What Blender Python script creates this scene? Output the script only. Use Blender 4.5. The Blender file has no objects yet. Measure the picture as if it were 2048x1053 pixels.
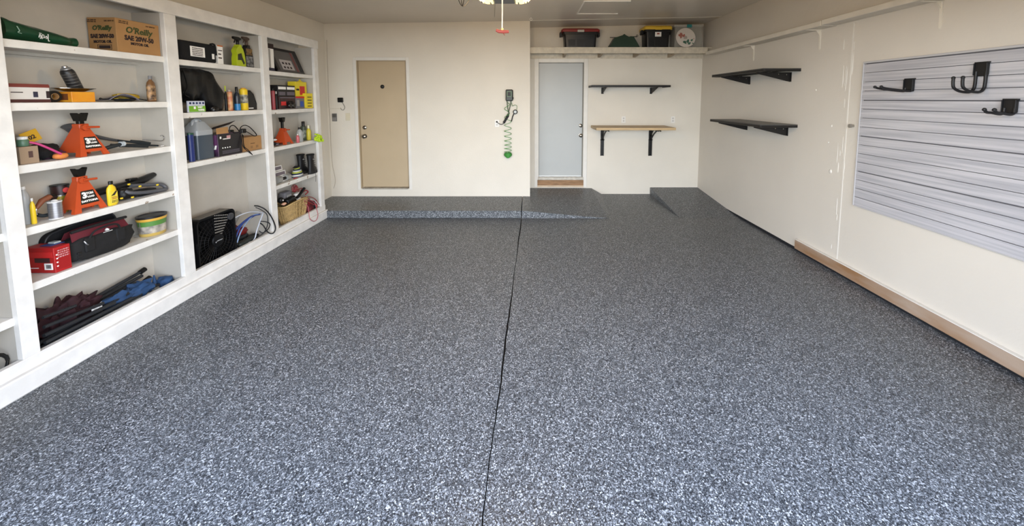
import bpy, bmesh, math, random
from mathutils import Vector, Matrix, noise
random.seed(7)
PI = math.pi
SC = bpy.context.scene
# ------------------------------------------------------------------ camera
F_PX, CX, CY, CAM_H, HORIZON = 740.0, 1060.0, 262.0, 1.67, 198.0
TILT = math.atan((CY - HORIZON) / F_PX)
cd = bpy.data.cameras.new('camera'); cam = bpy.data.objects.new('camera', cd)
SC.collection.objects.link(cam)
cd.sensor_fit = 'HORIZONTAL'; cd.sensor_width = 36.0
cd.lens = 36.0 * F_PX / 2048.0
cd.shift_x = (1024.0 - CX) / 2048.0
cd.shift_y = -(526.5 - CY) / 2048.0
cd.clip_start = 0.05
cam.location = (0, 0, CAM_H)
cam.rotation_euler = (PI / 2 - TILT, 0, 0)
SC.camera = cam
# ------------------------------------------------------------------ world, sun, exposure
SC.view_settings.view_transform = 'Standard'
SC.view_settings.look = 'None'
SC.view_settings.gamma = 1.0
SC.view_settings.use_curve_mapping = False
SC.view_settings.exposure = -0.07
w = bpy.data.worlds.new('sky'); SC.world = w; w.use_nodes = True
nt = w.node_tree; nt.nodes.clear()
wo = nt.nodes.new('ShaderNodeOutputWorld'); bg = nt.nodes.new('ShaderNodeBackground')
geo = nt.nodes.new('ShaderNodeTexCoord'); sep = nt.nodes.new('ShaderNodeSeparateXYZ')
rmp = nt.nodes.new('ShaderNodeValToRGB')
rmp.color_ramp.elements[0].position = 0.0; rmp.color_ramp.elements[0].color = (0.86, 0.93, 1.0, 1)
rmp.color_ramp.elements[1].position = 0.9; rmp.color_ramp.elements[1].color = (0.20, 0.27, 0.42, 1)
em = rmp.color_ramp.elements.new(0.38); em.color = (0.40, 0.46, 0.58, 1)
nt.links.new(geo.outputs['Generated'], sep.inputs[0]); nt.links.new(sep.outputs['Z'], rmp.inputs[0])
nt.links.new(rmp.outputs[0], bg.inputs[0]); bg.inputs[1].default_value = 14.6
nt.links.new(bg.outputs[0], wo.inputs[0])
sd = bpy.data.lights.new('sun', 'SUN'); sun = bpy.data.objects.new('sun', sd); SC.collection.objects.link(sun)
sd.energy = 2.2; sd.angle = 0.02; sd.color = (1.0, 0.83, 0.62)
sun.rotation_euler = (math.radians(-38), 0, math.radians(18))     # from behind the house, on to the driveway
pd = bpy.data.lights.new('daylight_portal', 'AREA'); portal = bpy.data.objects.new('daylight_portal', pd)
SC.collection.objects.link(portal)
pd.shape = 'RECTANGLE'; pd.size = 4.85; pd.size_y = 2.15; pd.cycles.is_portal = True
portal.location = (-0.025, 1.12, 1.08); portal.rotation_euler = (PI / 2, 0, 0)
try:
    SC.cycles.use_denoising = True
    SC.cycles.max_bounces = 10; SC.cycles.diffuse_bounces = 6
    SC.cycles.sample_clamp_indirect = 6.0
except Exception:
    pass
# ------------------------------------------------------------------ photograph -> room coordinates
CT, ST = math.cos(TILT), math.sin(TILT)
def ray(x, y):
    a, b = (x - CX) / F_PX, (CY - y) / F_PX
    return (a, CT + b * ST, -ST + b * CT)
def on_x(x, y, X): r = ray(x, y); k = X / r[0]; return (X, k * r[1], CAM_H + k * r[2])
def on_y(x, y, Y): r = ray(x, y); k = Y / r[1]; return (k * r[0], Y, CAM_H + k * r[2])
def on_z(x, y, Z): r = ray(x, y); k = (Z - CAM_H) / r[2]; return (k * r[0], k * r[1], Z)
def depth_at(px, X, z):                        # Y of the point at column px on the plane X, height z
    return (F_PX * X / (px - CX) + (z - CAM_H) * ST) / CT
# ------------------------------------------------------------------ materials
MATS = {}
def lin(h):
    if isinstance(h, str):
        h = [int(h[i:i + 2], 16) / 255 for i in (0, 2, 4)]
    return tuple((c / 12.92 if c <= 0.04045 else ((c + 0.055) / 1.055) ** 2.4) for c in h) + (1.0,)
def mat(name, col, rough=0.55, metal=0.0, var=0.0, vscale=8.0, bump=0.0, bscale=60.0, stretch=(1, 1, 1), col2=None,
        alpha=1.0, trans=0.0, emit=0.0, spec=0.5, coat=0.0, ior=1.45):
    if name in MATS: return MATS[name]
    m = bpy.data.materials.new(name); m.use_nodes = True; MATS[name] = m
    t = m.node_tree; b = t.nodes['Principled BSDF']
    b.inputs['Roughness'].default_value = rough; b.inputs['Metallic'].default_value = metal
    b.inputs['Specular IOR Level'].default_value = spec; b.inputs['Coat Weight'].default_value = coat
    b.inputs['IOR'].default_value = ior
    c1 = lin(col); b.inputs['Base Color'].default_value = c1
    if trans: b.inputs['Transmission Weight'].default_value = trans
    if alpha < 1: b.inputs['Alpha'].default_value = alpha
    if emit:
        b.inputs['Emission Color'].default_value = c1; b.inputs['Emission Strength'].default_value = emit
    tc = t.nodes.new('ShaderNodeTexCoord'); mp = t.nodes.new('ShaderNodeMapping')
    mp.inputs['Scale'].default_value = stretch
    t.links.new(tc.outputs['Object'], mp.inputs[0])
    if var or col2:
        n = t.nodes.new('ShaderNodeTexNoise'); n.inputs['Scale'].default_value = vscale; n.inputs['Detail'].default_value = 5
        t.links.new(mp.outputs[0], n.inputs['Vector'])
        r = t.nodes.new('ShaderNodeValToRGB')
        c2 = lin(col2) if col2 else tuple(max(0, v * (1 - var)) for v in c1[:3]) + (1,)
        r.color_ramp.elements[0].position = 0.36; r.color_ramp.elements[1].position = 0.64
        r.color_ramp.elements[0].color = c2; r.color_ramp.elements[1].color = c1
        t.links.new(n.outputs['Fac'], r.inputs[0]); t.links.new(r.outputs[0], b.inputs['Base Color'])
    if bump:
        n2 = t.nodes.new('ShaderNodeTexNoise'); n2.inputs['Scale'].default_value = bscale; n2.inputs['Detail'].default_value = 4
        t.links.new(mp.outputs[0], n2.inputs['Vector'])
        bp = t.nodes.new('ShaderNodeBump'); bp.inputs['Strength'].default_value = bump; bp.inputs['Distance'].default_value = 0.004
        t.links.new(n2.outputs['Fac'], bp.inputs['Height']); t.links.new(bp.outputs[0], b.inputs['Normal'])
    return m
def flake_floor():
    m = bpy.data.materials.new('flake_epoxy'); m.use_nodes = True
    t = m.node_tree; b = t.nodes['Principled BSDF']
    tc = t.nodes.new('ShaderNodeTexCoord')
    def cells(scale, stops):
        v = t.nodes.new('ShaderNodeTexVoronoi'); v.inputs['Scale'].default_value = scale
        v.inputs['Randomness'].default_value = 1.0
        t.links.new(tc.outputs['Object'], v.inputs['Vector'])
        s = t.nodes.new('ShaderNodeSeparateColor'); t.links.new(v.outputs['Color'], s.inputs[0])
        r = t.nodes.new('ShaderNodeValToRGB'); r.color_ramp.interpolation = 'CONSTANT'
        els = r.color_ramp.elements
        els[0].position = 0; els[0].color = lin(stops[0][1]); els[1].position = stops[1][0]; els[1].color = lin(stops[1][1])
        for p, c in stops[2:]:
            e = els.new(p); e.color = lin(c)
        t.links.new(s.outputs[0], r.inputs[0])
        return r, s
    r1, s1 = cells(190, [(0, '12151a'), (0.24, '22262a'), (0.44, '3f4347'), (0.64, '676b6e'), (0.83, 'a3a7ab'), (0.94, 'd8dbdd')])
    r2, s2 = cells(330, [(0, '16191e'), (0.3, '32363a'), (0.56, '5f6366'), (0.84, 'adb0b3')])
    mx = t.nodes.new('ShaderNodeMix'); mx.data_type = 'RGBA'; mx.inputs[0].default_value = 0.45
    t.links.new(r1.outputs[0], mx.inputs[6]); t.links.new(r2.outputs[0], mx.inputs[7])
    t.links.new(mx.outputs[2], b.inputs['Base Color'])
    b.inputs['Roughness'].default_value = 0.38; b.inputs['Specular IOR Level'].default_value = 0.3
    bp = t.nodes.new('ShaderNodeBump'); bp.inputs['Strength'].default_value = 0.35; bp.inputs['Distance'].default_value = 0.0015
    t.links.new(s1.outputs[1], bp.inputs['Height']); t.links.new(bp.outputs[0], b.inputs['Normal'])
    return m
FLOOR = flake_floor()
WALL = mat('painted_wall', 'd9d2c4', 0.6, var=0.05, vscale=1.6, bump=0.25, bscale=45)
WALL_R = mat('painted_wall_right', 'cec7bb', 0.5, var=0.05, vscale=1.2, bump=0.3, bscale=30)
CEIL = mat('painted_ceiling', 'cfc7ba', 0.27, var=0.06, vscale=1.0, bump=0.15, bscale=30)
CAB = mat('chipped_white_paint', 'dfdcd6', 0.45, var=0.12, vscale=9, bump=0.35, bscale=30, stretch=(1, 1, 1))
CABIN = mat('worn_shaded_panel', 'b3ada2', 0.6, var=0.12, vscale=3.5, bump=0.2, bscale=20)  # shade inside the bays is mixed into this darker colour
TRIMW = mat('off_white_trim', 'ddd9d0', 0.45, var=0.05, vscale=10)
GROOVE = mat('dark_joint', '14161a', 0.9)
def worn_shelf():
    m = mat('worn_shelf_paint', 'dcd9d2', 0.5, var=0.10, vscale=10, bump=0.4, bscale=40)
    t = m.node_tree; b = t.nodes['Principled BSDF']
    src = b.inputs['Base Color'].links[0].from_socket
    tc = t.nodes.new('ShaderNodeTexCoord'); n = t.nodes.new('ShaderNodeTexNoise'); n.inputs['Scale'].default_value = 13; n.inputs['Detail'].default_value = 8
    t.links.new(tc.outputs['Object'], n.inputs['Vector'])
    r = t.nodes.new('ShaderNodeValToRGB'); r.color_ramp.elements[0].position = 0.665; r.color_ramp.elements[1].position = 0.70
    t.links.new(n.outputs['Fac'], r.inputs[0])
    mx = t.nodes.new('ShaderNodeMix'); mx.data_type = 'RGBA'
    t.links.new(r.outputs[0], mx.inputs[0]); t.links.new(src, mx.inputs[6]); mx.inputs[7].default_value = lin('8d7a66')
    t.links.new(mx.outputs[2], b.inputs['Base Color'])
    return m
CABW = worn_shelf()
# ------------------------------------------------------------------ mesh building
class B:
    """collects shapes; build() links them as one mesh object"""
    def __init__(s): s.bm = bmesh.new()
    def _new(s, vs, M):
        if M is not None: bmesh.ops.transform(s.bm, matrix=M, verts=vs)
    def box(s, x0, x1, y0, y1, z0, z1, bev=0.0, M=None, seg=1):
        r = bmesh.ops.create_cube(s.bm, size=1.0); vs = r['verts']
        T = Matrix.Translation(((x0 + x1) / 2, (y0 + y1) / 2, (z0 + z1) / 2)) @ Matrix.Diagonal((abs(x1 - x0), abs(y1 - y0), abs(z1 - z0), 1))
        bmesh.ops.transform(s.bm, matrix=T, verts=vs)
        if bev > 0:
            es = list({e for v in vs for e in v.link_edges})
            bev = min(bev, 0.45 * min(abs(x1 - x0), abs(y1 - y0), abs(z1 - z0)))
            r2 = bmesh.ops.bevel(s.bm, geom=es, offset=bev, segments=seg, profile=0.5, affect='EDGES', clamp_overlap=True)
            vs = list({v for f in r2['faces'] for v in f.verts} | {v for v in vs if v.is_valid})
        s._new(vs, M); return s
    def lathe(s, prof, seg=20, c=(0, 0, 0), sx=1, sy=1, M=None, cap=True):
        rings = []; allv = []
        for r, z in prof:
            ring = [s.bm.verts.new((c[0] + r * sx * math.cos(2 * PI * i / seg), c[1] + r * sy * math.sin(2 * PI * i / seg), c[2] + z)) for i in range(seg)]
            rings.append(ring); allv += ring
        for a, b in zip(rings, rings[1:]):
            for i in range(seg):
                s.bm.faces.new((a[i], a[(i + 1) % seg], b[(i + 1) % seg], b[i]))
        if cap:
            s.bm.faces.new(list(reversed(rings[0]))); s.bm.faces.new(rings[-1])
        s._new(allv, M); return s
    def cyl(s, p0, p1, r, seg=12, r2=None):
        p0, p1 = Vector(p0), Vector(p1); d = p1 - p0; L = d.length
        q = d.to_track_quat('Z', 'Y').to_matrix().to_4x4()
        return s.lathe([(r, 0), (r if r2 is None else r2, L)], seg, M=Matrix.Translation(p0) @ q)
    def tube(s, pts, r, seg=8, closed=False, flat=1.0):
        pts = [Vector(p) for p in pts]; n = len(pts); rings = []; up = Vector((0, 0, 1)); prev = None
        for i, p in enumerate(pts):
            a = pts[(i - 1) % n] if (closed or i > 0) else p
            b = pts[(i + 1) % n] if (closed or i < n - 1) else p
            t = (b - a).normalized()
            if prev is None:
                u = t.orthogonal().normalized() if abs(t.dot(up)) > 0.95 else t.cross(up).normalized()
            else:
                u = (prev - t * prev.dot(t)); u = u.normalized() if u.length > 1e-6 else t.orthogonal().normalized()
            prev = u; v = t.cross(u).normalized()
            rr = r[i] if isinstance(r, (list, tuple)) else r
            rings.append([s.bm.verts.new(p + u * (rr * math.cos(2 * PI * k / seg)) + v * (rr * flat * math.sin(2 * PI * k / seg))) for k in range(seg)])
        rng = range(n) if closed else range(n - 1)
        for i in rng:
            a, b = rings[i], rings[(i + 1) % n]
            for k in range(seg): s.bm.faces.new((a[k], a[(k + 1) % seg], b[(k + 1) % seg], b[k]))
        if not closed:
            s.bm.faces.new(list(reversed(rings[0]))); s.bm.faces.new(rings[-1])
        return s
    def prism(s, poly, a, b, axis='y', M=None, taper=None):
        """polygon in the plane across axis, from a to b; poly (u, v): axis y -> (x, z), x -> (y, z), z -> (x, y)"""
        def P(u, v, w):
            return {'y': (u, w, v), 'x': (w, u, v), 'z': (u, v, w)}[axis]
        A = [s.bm.verts.new(P(u, v, a)) for u, v in poly]
        q = taper or poly
        C = [s.bm.verts.new(P(u, v, b)) for u, v in q]
        n = len(poly)
        for i in range(n): s.bm.faces.new((A[i], A[(i + 1) % n], C[(i + 1) % n], C[i]))
        s.bm.faces.new(list(reversed(A))); s.bm.faces.new(C)
        s._new(A + C, M); return s
    def blob(s, c, size, n=10, sq=3.0, amp=0.0, freq=3.0, seed=0, M=None, flat_bottom=None):
        """a soft rounded box (superellipsoid) with folds"""
        vs = []; rows = []
        for i in range(n + 1):
            th = -PI / 2 + PI * i / n; row = []
            for j in range(2 * n):
                ph = PI * j / n
                def pw(v): return math.copysign(abs(v) ** (2 / sq), v)
                x = pw(math.cos(th)) * pw(math.cos(ph)); y = pw(math.cos(th)) * pw(math.sin(ph)); z = pw(math.sin(th))
                k = 1 + amp * noise.noise(Vector((x * freq + seed, y * freq, z * freq + seed * 2)))
                p = Vector((c[0] + x * k * size[0] / 2, c[1] + y * k * size[1] / 2, c[2] + z * k * size[2] / 2))
                if flat_bottom is not None and p.z < flat_bottom: p.z = flat_bottom
                if i in (0, n) and j > 0: row.append(row[0])
                else:
                    v = s.bm.verts.new(p); row.append(v); vs.append(v)
            rows.append(row)
        for i in range(n):
            for j in range(2 * n):
                q = [rows[i][j], rows[i][(j + 1) % (2 * n)], rows[i + 1][(j + 1) % (2 * n)], rows[i + 1][j]]
                u = []
                for v in q:
                    if v not in u: u.append(v)
                if len(u) > 2: s.bm.faces.new(u)
        s._new(vs, M); return s
    def sheet(s, grid, th=0.002):
        """grid of points -> thin solid cloth / paper"""
        R = len(grid); C = len(grid[0]); lay = []
        for sg in (0, 1):
            lay.append([[None] * C for _ in range(R)])
        for i in range(R):
            for j in range(C):
                p = Vector(grid[i][j])
                a = Vector(grid[min(i + 1, R - 1)][j]) - Vector(grid[max(i - 1, 0)][j])
                b = Vector(grid[i][min(j + 1, C - 1)]) - Vector(grid[i][max(j - 1, 0)])
                nrm = a.cross(b); nrm = nrm.normalized() if nrm.length > 1e-9 else Vector((0, 0, 1))
                lay[0][i][j] = s.bm.verts.new(p + nrm * th / 2); lay[1][i][j] = s.bm.verts.new(p - nrm * th / 2)
        for i in range(R - 1):
            for j in range(C - 1):
                s.bm.faces.new((lay[0][i][j], lay[0][i][j + 1], lay[0][i + 1][j + 1], lay[0][i + 1][j]))
                s.bm.faces.new((lay[1][i][j], lay[1][i + 1][j], lay[1][i + 1][j + 1], lay[1][i][j + 1]))
        for i in range(R - 1):
            for j in (0, C - 1):
                q = (lay[0][i][j], lay[0][i + 1][j], lay[1][i + 1][j], lay[1][i][j]); s.bm.faces.new(q if j == 0 else q[::-1])
        for j in range(C - 1):
            for i in (0, R - 1):
                q = (lay[0][i][j], lay[1][i][j], lay[1][i][j + 1], lay[0][i][j + 1]); s.bm.faces.new(q if i == 0 else q[::-1])
        return s
    def build(s, name, m, parent=None, smooth=None, label=None):
        bmesh.ops.recalc_face_normals(s.bm, faces=s.bm.faces)
        me = bpy.data.meshes.new(name); s.bm.to_mesh(me); s.bm.free()
        me.materials.append(m)
        if smooth:
            for p in me.polygons: p.use_smooth = True
            try: me.set_sharp_from_angle(angle=math.radians(smooth))
            except Exception: pass
        o = bpy.data.objects.new(name, me); SC.collection.objects.link(o)
        if parent is not None: o.parent = parent
        if label: o['label'] = label
        return o
def struct(name, b, m, parent=None, smooth=None):
    o = b.build(name, m, parent, smooth)
    if parent is None: o['kind'] = 'structure'
    return o
def thing(name, label, cat, loc, rot=90, group=None, rx=0, ry=0):
    """Empty at the thing's base; local x runs to the viewer's right, local y away from the viewer"""
    o = bpy.data.objects.new(name, None); SC.collection.objects.link(o)
    o.location = loc; o.rotation_euler = (math.radians(rx), math.radians(ry), math.radians(rot))
    o.empty_display_size = 0.05
    o['label'] = label; o['category'] = cat
    if group: o['group'] = group
    return o
def tag(o, label, cat, group=None):
    o['label'] = label; o['category'] = cat
    if group: o['group'] = group
    return o
def text(name, body, size, loc, m, parent, rot=(90, 0, 0), ext=0.0006, align='CENTER', sx=1.0, bold=0.0, shear=0.0):
    """flat lettering, facing the viewer (local -y) unless rot says otherwise"""
    c = bpy.data.curves.new('t', 'FONT'); c.body = body; c.size = size; c.extrude = ext; c.align_x = align; c.align_y = 'CENTER'
    c.offset = bold; c.shear = shear; c.resolution_u = 2
    tmp = bpy.data.objects.new('t', c)
    me = bpy.data.meshes.new_from_object(tmp); bpy.data.objects.remove(tmp)
    me.materials.clear(); me.materials.append(m)
    o = bpy.data.objects.new(name, me); SC.collection.objects.link(o)
    o.parent = parent; o.location = loc; o.rotation_euler = [math.radians(a) for a in rot]; o.scale = (sx, 1, 1)
    return o
def arc(cx, cz, r, a0, a1, n=8):
    return [(cx + r * math.cos(math.radians(a0 + (a1 - a0) * i / n)), cz + r * math.sin(math.radians(a0 + (a1 - a0) * i / n))) for i in range(n + 1)]
def smoothpath(pts, n=6):
    """Catmull-Rom through the points"""
    P = [Vector(p) for p in pts]; P = [2 * P[0] - P[1]] + P + [2 * P[-1] - P[-2]]; out = []
    for i in range(1, len(P) - 2):
        for k in range(n):
            t = k / n; a, b, c, d = P[i - 1], P[i], P[i + 1], P[i + 2]
            out.append(0.5 * ((2 * b) + (c - a) * t + (2 * a - 5 * b + 4 * c - d) * t * t + (3 * b - a - 3 * c + d) * t ** 3))
    out.append(P[-2]); return out
# ------------------------------------------------------------------ the room
XL, XR, YF, YW, YB = -3.19, 2.946, 1.15, 5.84, 6.40       # left wall, right wall, front, door wall, recess wall
YS, HS = 5.065, 0.108                                      # front of the raised step, its height
def ceil_z(x, y): return 2.872 + 0.0137 * x + 0.0035 * max(0, x) * max(0, y - 4.0)
# floor: two coated slabs with an open joint between them
def joint_x(y): return -0.119 - (5.065 - y) * 0.0185 / 1.0
JP = []
y = YF
while y < YS + 0.01:
    JP.append((joint_x(y) + 0.003 * math.sin(y * 7) + random.uniform(-0.0025, 0.0025), min(y, YS))); y += 0.07
JP[-1] = (JP[-1][0], YS)
floor = struct('floor', B().box(XL - .1, XR + .1, YF - .02, YB + .1, -0.12, -0.03), GROOVE)
hw = lambda y: 0.0045 + 0.002 * math.sin(y * 3.1)
b = B().prism([(XL - .1, YF)] + [(x - hw(y), y) for x, y in JP] + [(-0.123, YS), (-0.123, YW + .05), (XL - .1, YW + .05)], -0.03, 0.0, 'z')
s1 = struct('slab', b, FLOOR, floor)
b = B().prism([(XR + .1, YF)] + [(x + hw(y), y) for x, y in JP] + [(-0.115, YS), (-0.115, YB + .05), (XR + .1, YB + .05)], -0.03, 0.0, 'z')
s2 = struct('slab', b, FLOOR, floor)
# raised step along the door wall and the two ramps
step = struct('floor_step', B().box(XL, -0.124, YS, YW, 0.0005, HS, 0.006), FLOOR)
step['label'] = 'raised coated step along the wall with the tan door'
def ramp_left():
    b = B(); bm = b.bm
    # stations across x: (x, front height, back height)
    st = [(-0.114, HS, HS), (0.10, 0.092, HS), (0.35, 0.066, HS), (0.62, 0.040, HS), (0.88, 0.018, HS), (1.08, 0.004, 0.104)]
    yb = YB
    rows = []
    for x, zf, zb in st:
        rows.append([bm.verts.new((x, YS + (yb - YS) * k / 6, zf + (zb - zf) * (k / 6) ** 0.8)) for k in range(7)])
    last = [bm.verts.new((1.13 + 0.13 * (k / 6), YS + (yb - YS) * k / 6, 0.001)) for k in range(7)]
    rows.append(last)
    for a, c in zip(rows, rows[1:]):
        for k in range(6): bm.faces.new((a[k], c[k], c[k + 1], a[k + 1]))
    base = [[bm.verts.new((r[k].co.x, r[k].co.y, 0.0003)) for k in (0, 6)] for r in rows]
    for (a, c, ra, rc) in zip(base, base[1:], rows, rows[1:]):
        bm.faces.new((a[0], c[0], rc[0], ra[0])); bm.faces.new((a[1], ra[6], rc[6], c[1]))
    bm.faces.new([rows[0][k] for k in range(7)] + [base[0][1], base[0][0]])
    return b
r1 = struct('floor_ramp', ramp_left(), FLOOR); r1['label'] = 'ramp rising to the grey door'
b = B(); yb = YB
b.prism([(YS + .01, 0.0004), (yb, 0.0004), (yb, 0.118)], 2.11, XR, 'x', taper=None)
r2 = struct('floor_ramp', b, FLOOR); r2['label'] = 'ramp wedge in the right corner'
# walls
def holed_wall(x0, x1, y0, y1, z0, z1, hx0, hx1, hz0, hz1):
    b = B(); b.box(x0, hx0, y0, y1, z0, z1); b.box(hx1, x1, y0, y1, z0, z1); b.box(hx0, hx1, y0, y1, hz1, z1)
    if hz0 > z0: b.box(hx0, hx1, y0, y1, z0, hz0)
    return b
struct('wall_left', B().box(XL - .12, XL, YF, YW + .12, -0.02, 3.0), WALL)
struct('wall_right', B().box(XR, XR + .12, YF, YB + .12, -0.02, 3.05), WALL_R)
D1 = (-2.713, -1.936, 0.235, 2.268)
struct('wall_back', holed_wall(XL, 0.0, YW, YW + .12, 0.02, 2.95, *D1), WALL)
struct('wall_return', B().box(-0.12, -0.0005, YW + .12, YB, 0.0, 2.95), WALL)
D2 = (0.15, 0.925, 0.30, 2.29)
struct('wall_recess', holed_wall(-0.12, XR, YB, YB + .12, 0.0, 3.0, *D2), WALL)
struct('wall_front', holed_wall(XL - .1, XR + .1, YF - .15, YF, -0.05, 3.0, -2.45, 2.40, -0.05, 2.15), WALL)
struct('driveway', B().box(-12, 12, -14, YF - .002, -0.15, -0.02), mat('pale_concrete', '8f7f66', 0.8, var=0.1, vscale=2))
b = B(); bm = b.bm
g = []
for i in range(13):
    x = XL - .12 + (XR + .24 - XL) * i / 12
    g.append([bm.verts.new((x, YF - .15 + (YB + .27 - YF) * j / 10, ceil_z(x, YF - .15 + (YB + .27 - YF) * j / 10))) for j in range(11)])
for i in range(12):
    for j in range(10): bm.faces.new((g[i][j], g[i][j + 1], g[i + 1][j + 1], g[i + 1][j]))
r = bmesh.ops.extrude_face_region(bm, geom=bm.faces[:])
for v in r['geom']:
    if isinstance(v, bmesh.types.BMVert): v.co.z = 3.1
struct('ceiling', b, CEIL)
# ------------------------------------------------------------------ doors
TAN = mat('tan_door_paint', 'b8a587', 0.45, var=0.04, vscale=3)
GREY = mat('pale_grey_door_paint', 'b0b2af', 0.4, var=0.03, vscale=3)
STEEL = mat('satin_nickel', '8d867b', 0.25, 1.0)
BLACKP = mat('black_plastic', '0a0a0a', 0.45, spec=.4)
BLACKM = mat('black_metal', '0e0d0b', 0.4, 0.3)
def knob(parent, x, y, z, r, name, proj=0.05):
    b = B(); q = Matrix.Translation((x, y, z)) @ Matrix.Rotation(PI / 2, 4, 'X')
    if name == 'deadbolt':
        b.lathe([(r, 0), (r, .006), (r * .9, .016), (r * .55, .02), (r * .3, .022)], 20, M=q)
        b.box(x - .004, x + .004, y - .036, y - .02, z - .013, z + .013, .002)
    else:
        b.lathe([(r, 0), (r, .005), (r * .45, .008), (r * .38, .03), (r * .75, .036), (r * .95, .046), (r * .95, .056), (r * .6, .066), (r * .2, .068)], 20, M=q)
    return b.build(name, STEEL, parent, 40)
x0, x1, z0, z1 = D1
door = struct('door_1', B().box(x0 + .014, x1 - .004, YW + .045, YW + .085, z0 + .016, z1 - .004, .002), TAN)
o = B().box(x0 + .0, x0 + .014, YW, YW + .12, z0, z1).box(x1 - .004, x1, YW, YW + .12, z0, z1).box(x0 + .014, x1 - .004, YW, YW + .12, z1 - .006, z1).build('door_jamb', mat('tan_jamb', 'a8977c', 0.5), door)
o = B().box(x0 - .05, x0, YW - .008, YW, z0 - .02, z1 + .05, .003).box(x1, x1 + .05, YW - .008, YW, z0 - .02, z1 + .05, .003).box(x0, x1, YW - .008, YW, z1, z1 + .05, .003).build('door_casing', TRIMW, door)
b = B(); pts = []
b.box(x0 + .03, x1 - .02, YW - .022, YW + .12, z0 - .006, z0 + .014, .003)
b.build('threshold', mat('scuffed_threshold', 'a39a8b', 0.6, var=.4, vscale=14), door)
knob(door, -2.635, YW + .045, 1.215, .032, 'deadbolt'); knob(door, -2.635, YW + .045, 1.075, .034, 'door_knob')
p = on_y(765, 173.5, YW + .045)
b = B().lathe([(.031, 0), (.031, .008), (.024, .014), (.010, .0145)], 24, M=Matrix.Translation((p[0], YW + .045, p[2])) @ Matrix.Rotation(PI / 2, 4, 'X'))
ph = b.build('peephole', BLACKP, door, 40)
B().lathe([(.007, .0144), (.007, .017)], 12, M=Matrix.Translation((p[0], YW + .045, p[2])) @ Matrix.Rotation(PI / 2, 4, 'X')).build('lens', STEEL, ph, 40)
x0, x1, z0, z1 = D2
door = struct('door_2', B().box(x0 + .004, x1 - .012, YB + .05, YB + .09, z0 + .012, z1 - .006, .002), GREY)
B().box(x0 - .075, x0, YB - .012, YB, .125, z1 + .065, .003).box(x1, x1 + .07, YB - .012, YB, .125, z1 + .065, .003).box(x0, x1, YB - .012, YB, z1, z1 + .065, .003).build('door_casing', TRIMW, door)
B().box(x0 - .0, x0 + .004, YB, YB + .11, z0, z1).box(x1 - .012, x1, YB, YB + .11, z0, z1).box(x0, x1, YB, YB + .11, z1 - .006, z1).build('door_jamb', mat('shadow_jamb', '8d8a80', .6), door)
B().box(x0 - .01, x1 + .01, YB - .03, YB + .09, z0 - .045, z0 + .004, .004).build('threshold', mat('worn_sill', 'cbc4b6', .5, var=.25, vscale=20), door)
WOODRAW = mat('raw_pine', '9a7653', .65, var=.35, vscale=7, stretch=(1, 8, 8), bump=.2)
b = B().box(x0 - .02, x1 + .012, YB - .022, YB, .155, .255, .003)
b.build('riser_board', WOODRAW, door)
b = B().box(x0 - .02, x1 + .012, YB - .026, YB, .125, .158, .002); b.build('sill_strip', mat('pale_raw_wood', 'cdb79c', .6, var=.2, vscale=9), door)
knob(door, .885, YB + .05, 1.205, .033, 'deadbolt'); knob(door, .885, YB + .05, 1.035, .034, 'door_knob')
# ------------------------------------------------------------------ built-in shelving on the left
XF, XS, XBK = -2.88, -2.905, -3.135                       # face of the frame, front of the shelves, back panel
PY = [(1.985, 2.06), (2.975, 3.075), (4.035, 4.13), (5.0, 5.09)]
ZT0, ZT1 = 2.345, 2.455
cab = thing('built_in_shelving', 'white painted built-in wooden shelving unit with three tall bays along the left wall', 'shelving', (0, 0, 0), 0)
def jag(b, amt=.0012):
    for v in b.bm.verts: v.co += Vector((random.uniform(-1, 1), random.uniform(-1, 1), random.uniform(-1, 1))) * amt
    return b
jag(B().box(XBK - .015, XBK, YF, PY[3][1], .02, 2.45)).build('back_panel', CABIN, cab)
for i, (a, c) in enumerate(PY):
    jag(B().box(XF - .035, XF, a, c, .188, ZT0, .003)).build('post', CAB, cab)
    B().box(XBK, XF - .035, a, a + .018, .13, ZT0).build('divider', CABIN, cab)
for seam in (2.93, 3.98):
    pass
jag(B().box(XF - .035, XF + .001, YF, PY[3][1] + .02, ZT0, ZT1, .003)).build('top_rail', CAB, cab)
B().box(XBK - .03, XF - .035, YF, PY[3][1], ZT1 - .02, ZT1 - .001).build('top_board', CAB, cab)
jag(B().box(XF - .035, XF + .002, YF, PY[3][1] + .005, .115, .188, .003)).build('bottom_rail', CAB, cab)
jag(B().box(XF - .03, -2.845, YF, PY[3][1] + .012, .001, .118, .008)).build('kick_board', CAB, cab)
B().box(XL + .002, XBK - .016, PY[3][1] - .02, PY[3][1], .001, ZT1).build('end_panel', CAB, cab)
B().box(XBK, XF - .03, YF, PY[3][1], .10, .125).build('bottom_shelf', CABW, cab)
TH = .046
BAYS = {0: (YF, PY[0][0]), 1: (PY[0][1], PY[1][0]), 2: (PY[1][1], PY[2][0]), 3: (PY[2][1], PY[3][0])}
ZS = {1: [2.004, 1.648, 1.29, .925, .595], 2: [1.998, 1.553, 1.125], 3: [1.985, 1.545, 1.12, .675], 0: [.93, .44]}
for k, zs in ZS.items():
    for z in zs:
        a, c = BAYS[k]
        jag(B().box(XBK + .001, XS, a - .002, c + .002, z - TH, z, .003), .0008).build('shelf', CABW, cab)
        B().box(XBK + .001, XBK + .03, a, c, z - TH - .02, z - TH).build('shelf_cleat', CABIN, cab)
# seams between the back boards
for y in (2.60,):
    pass
SHZ = {'1a': 2.004, '1b': 1.648, '1c': 1.29, '1d': .925, '1e': .595, '1f': .125, '2a': 1.998, '2b': 1.553, '2c': 1.125, '2f': .125,
       '3a': 1.985, '3b': 1.545, '3c': 1.12, '3d': .675, '3f': .125, '0f': .125}
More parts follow.
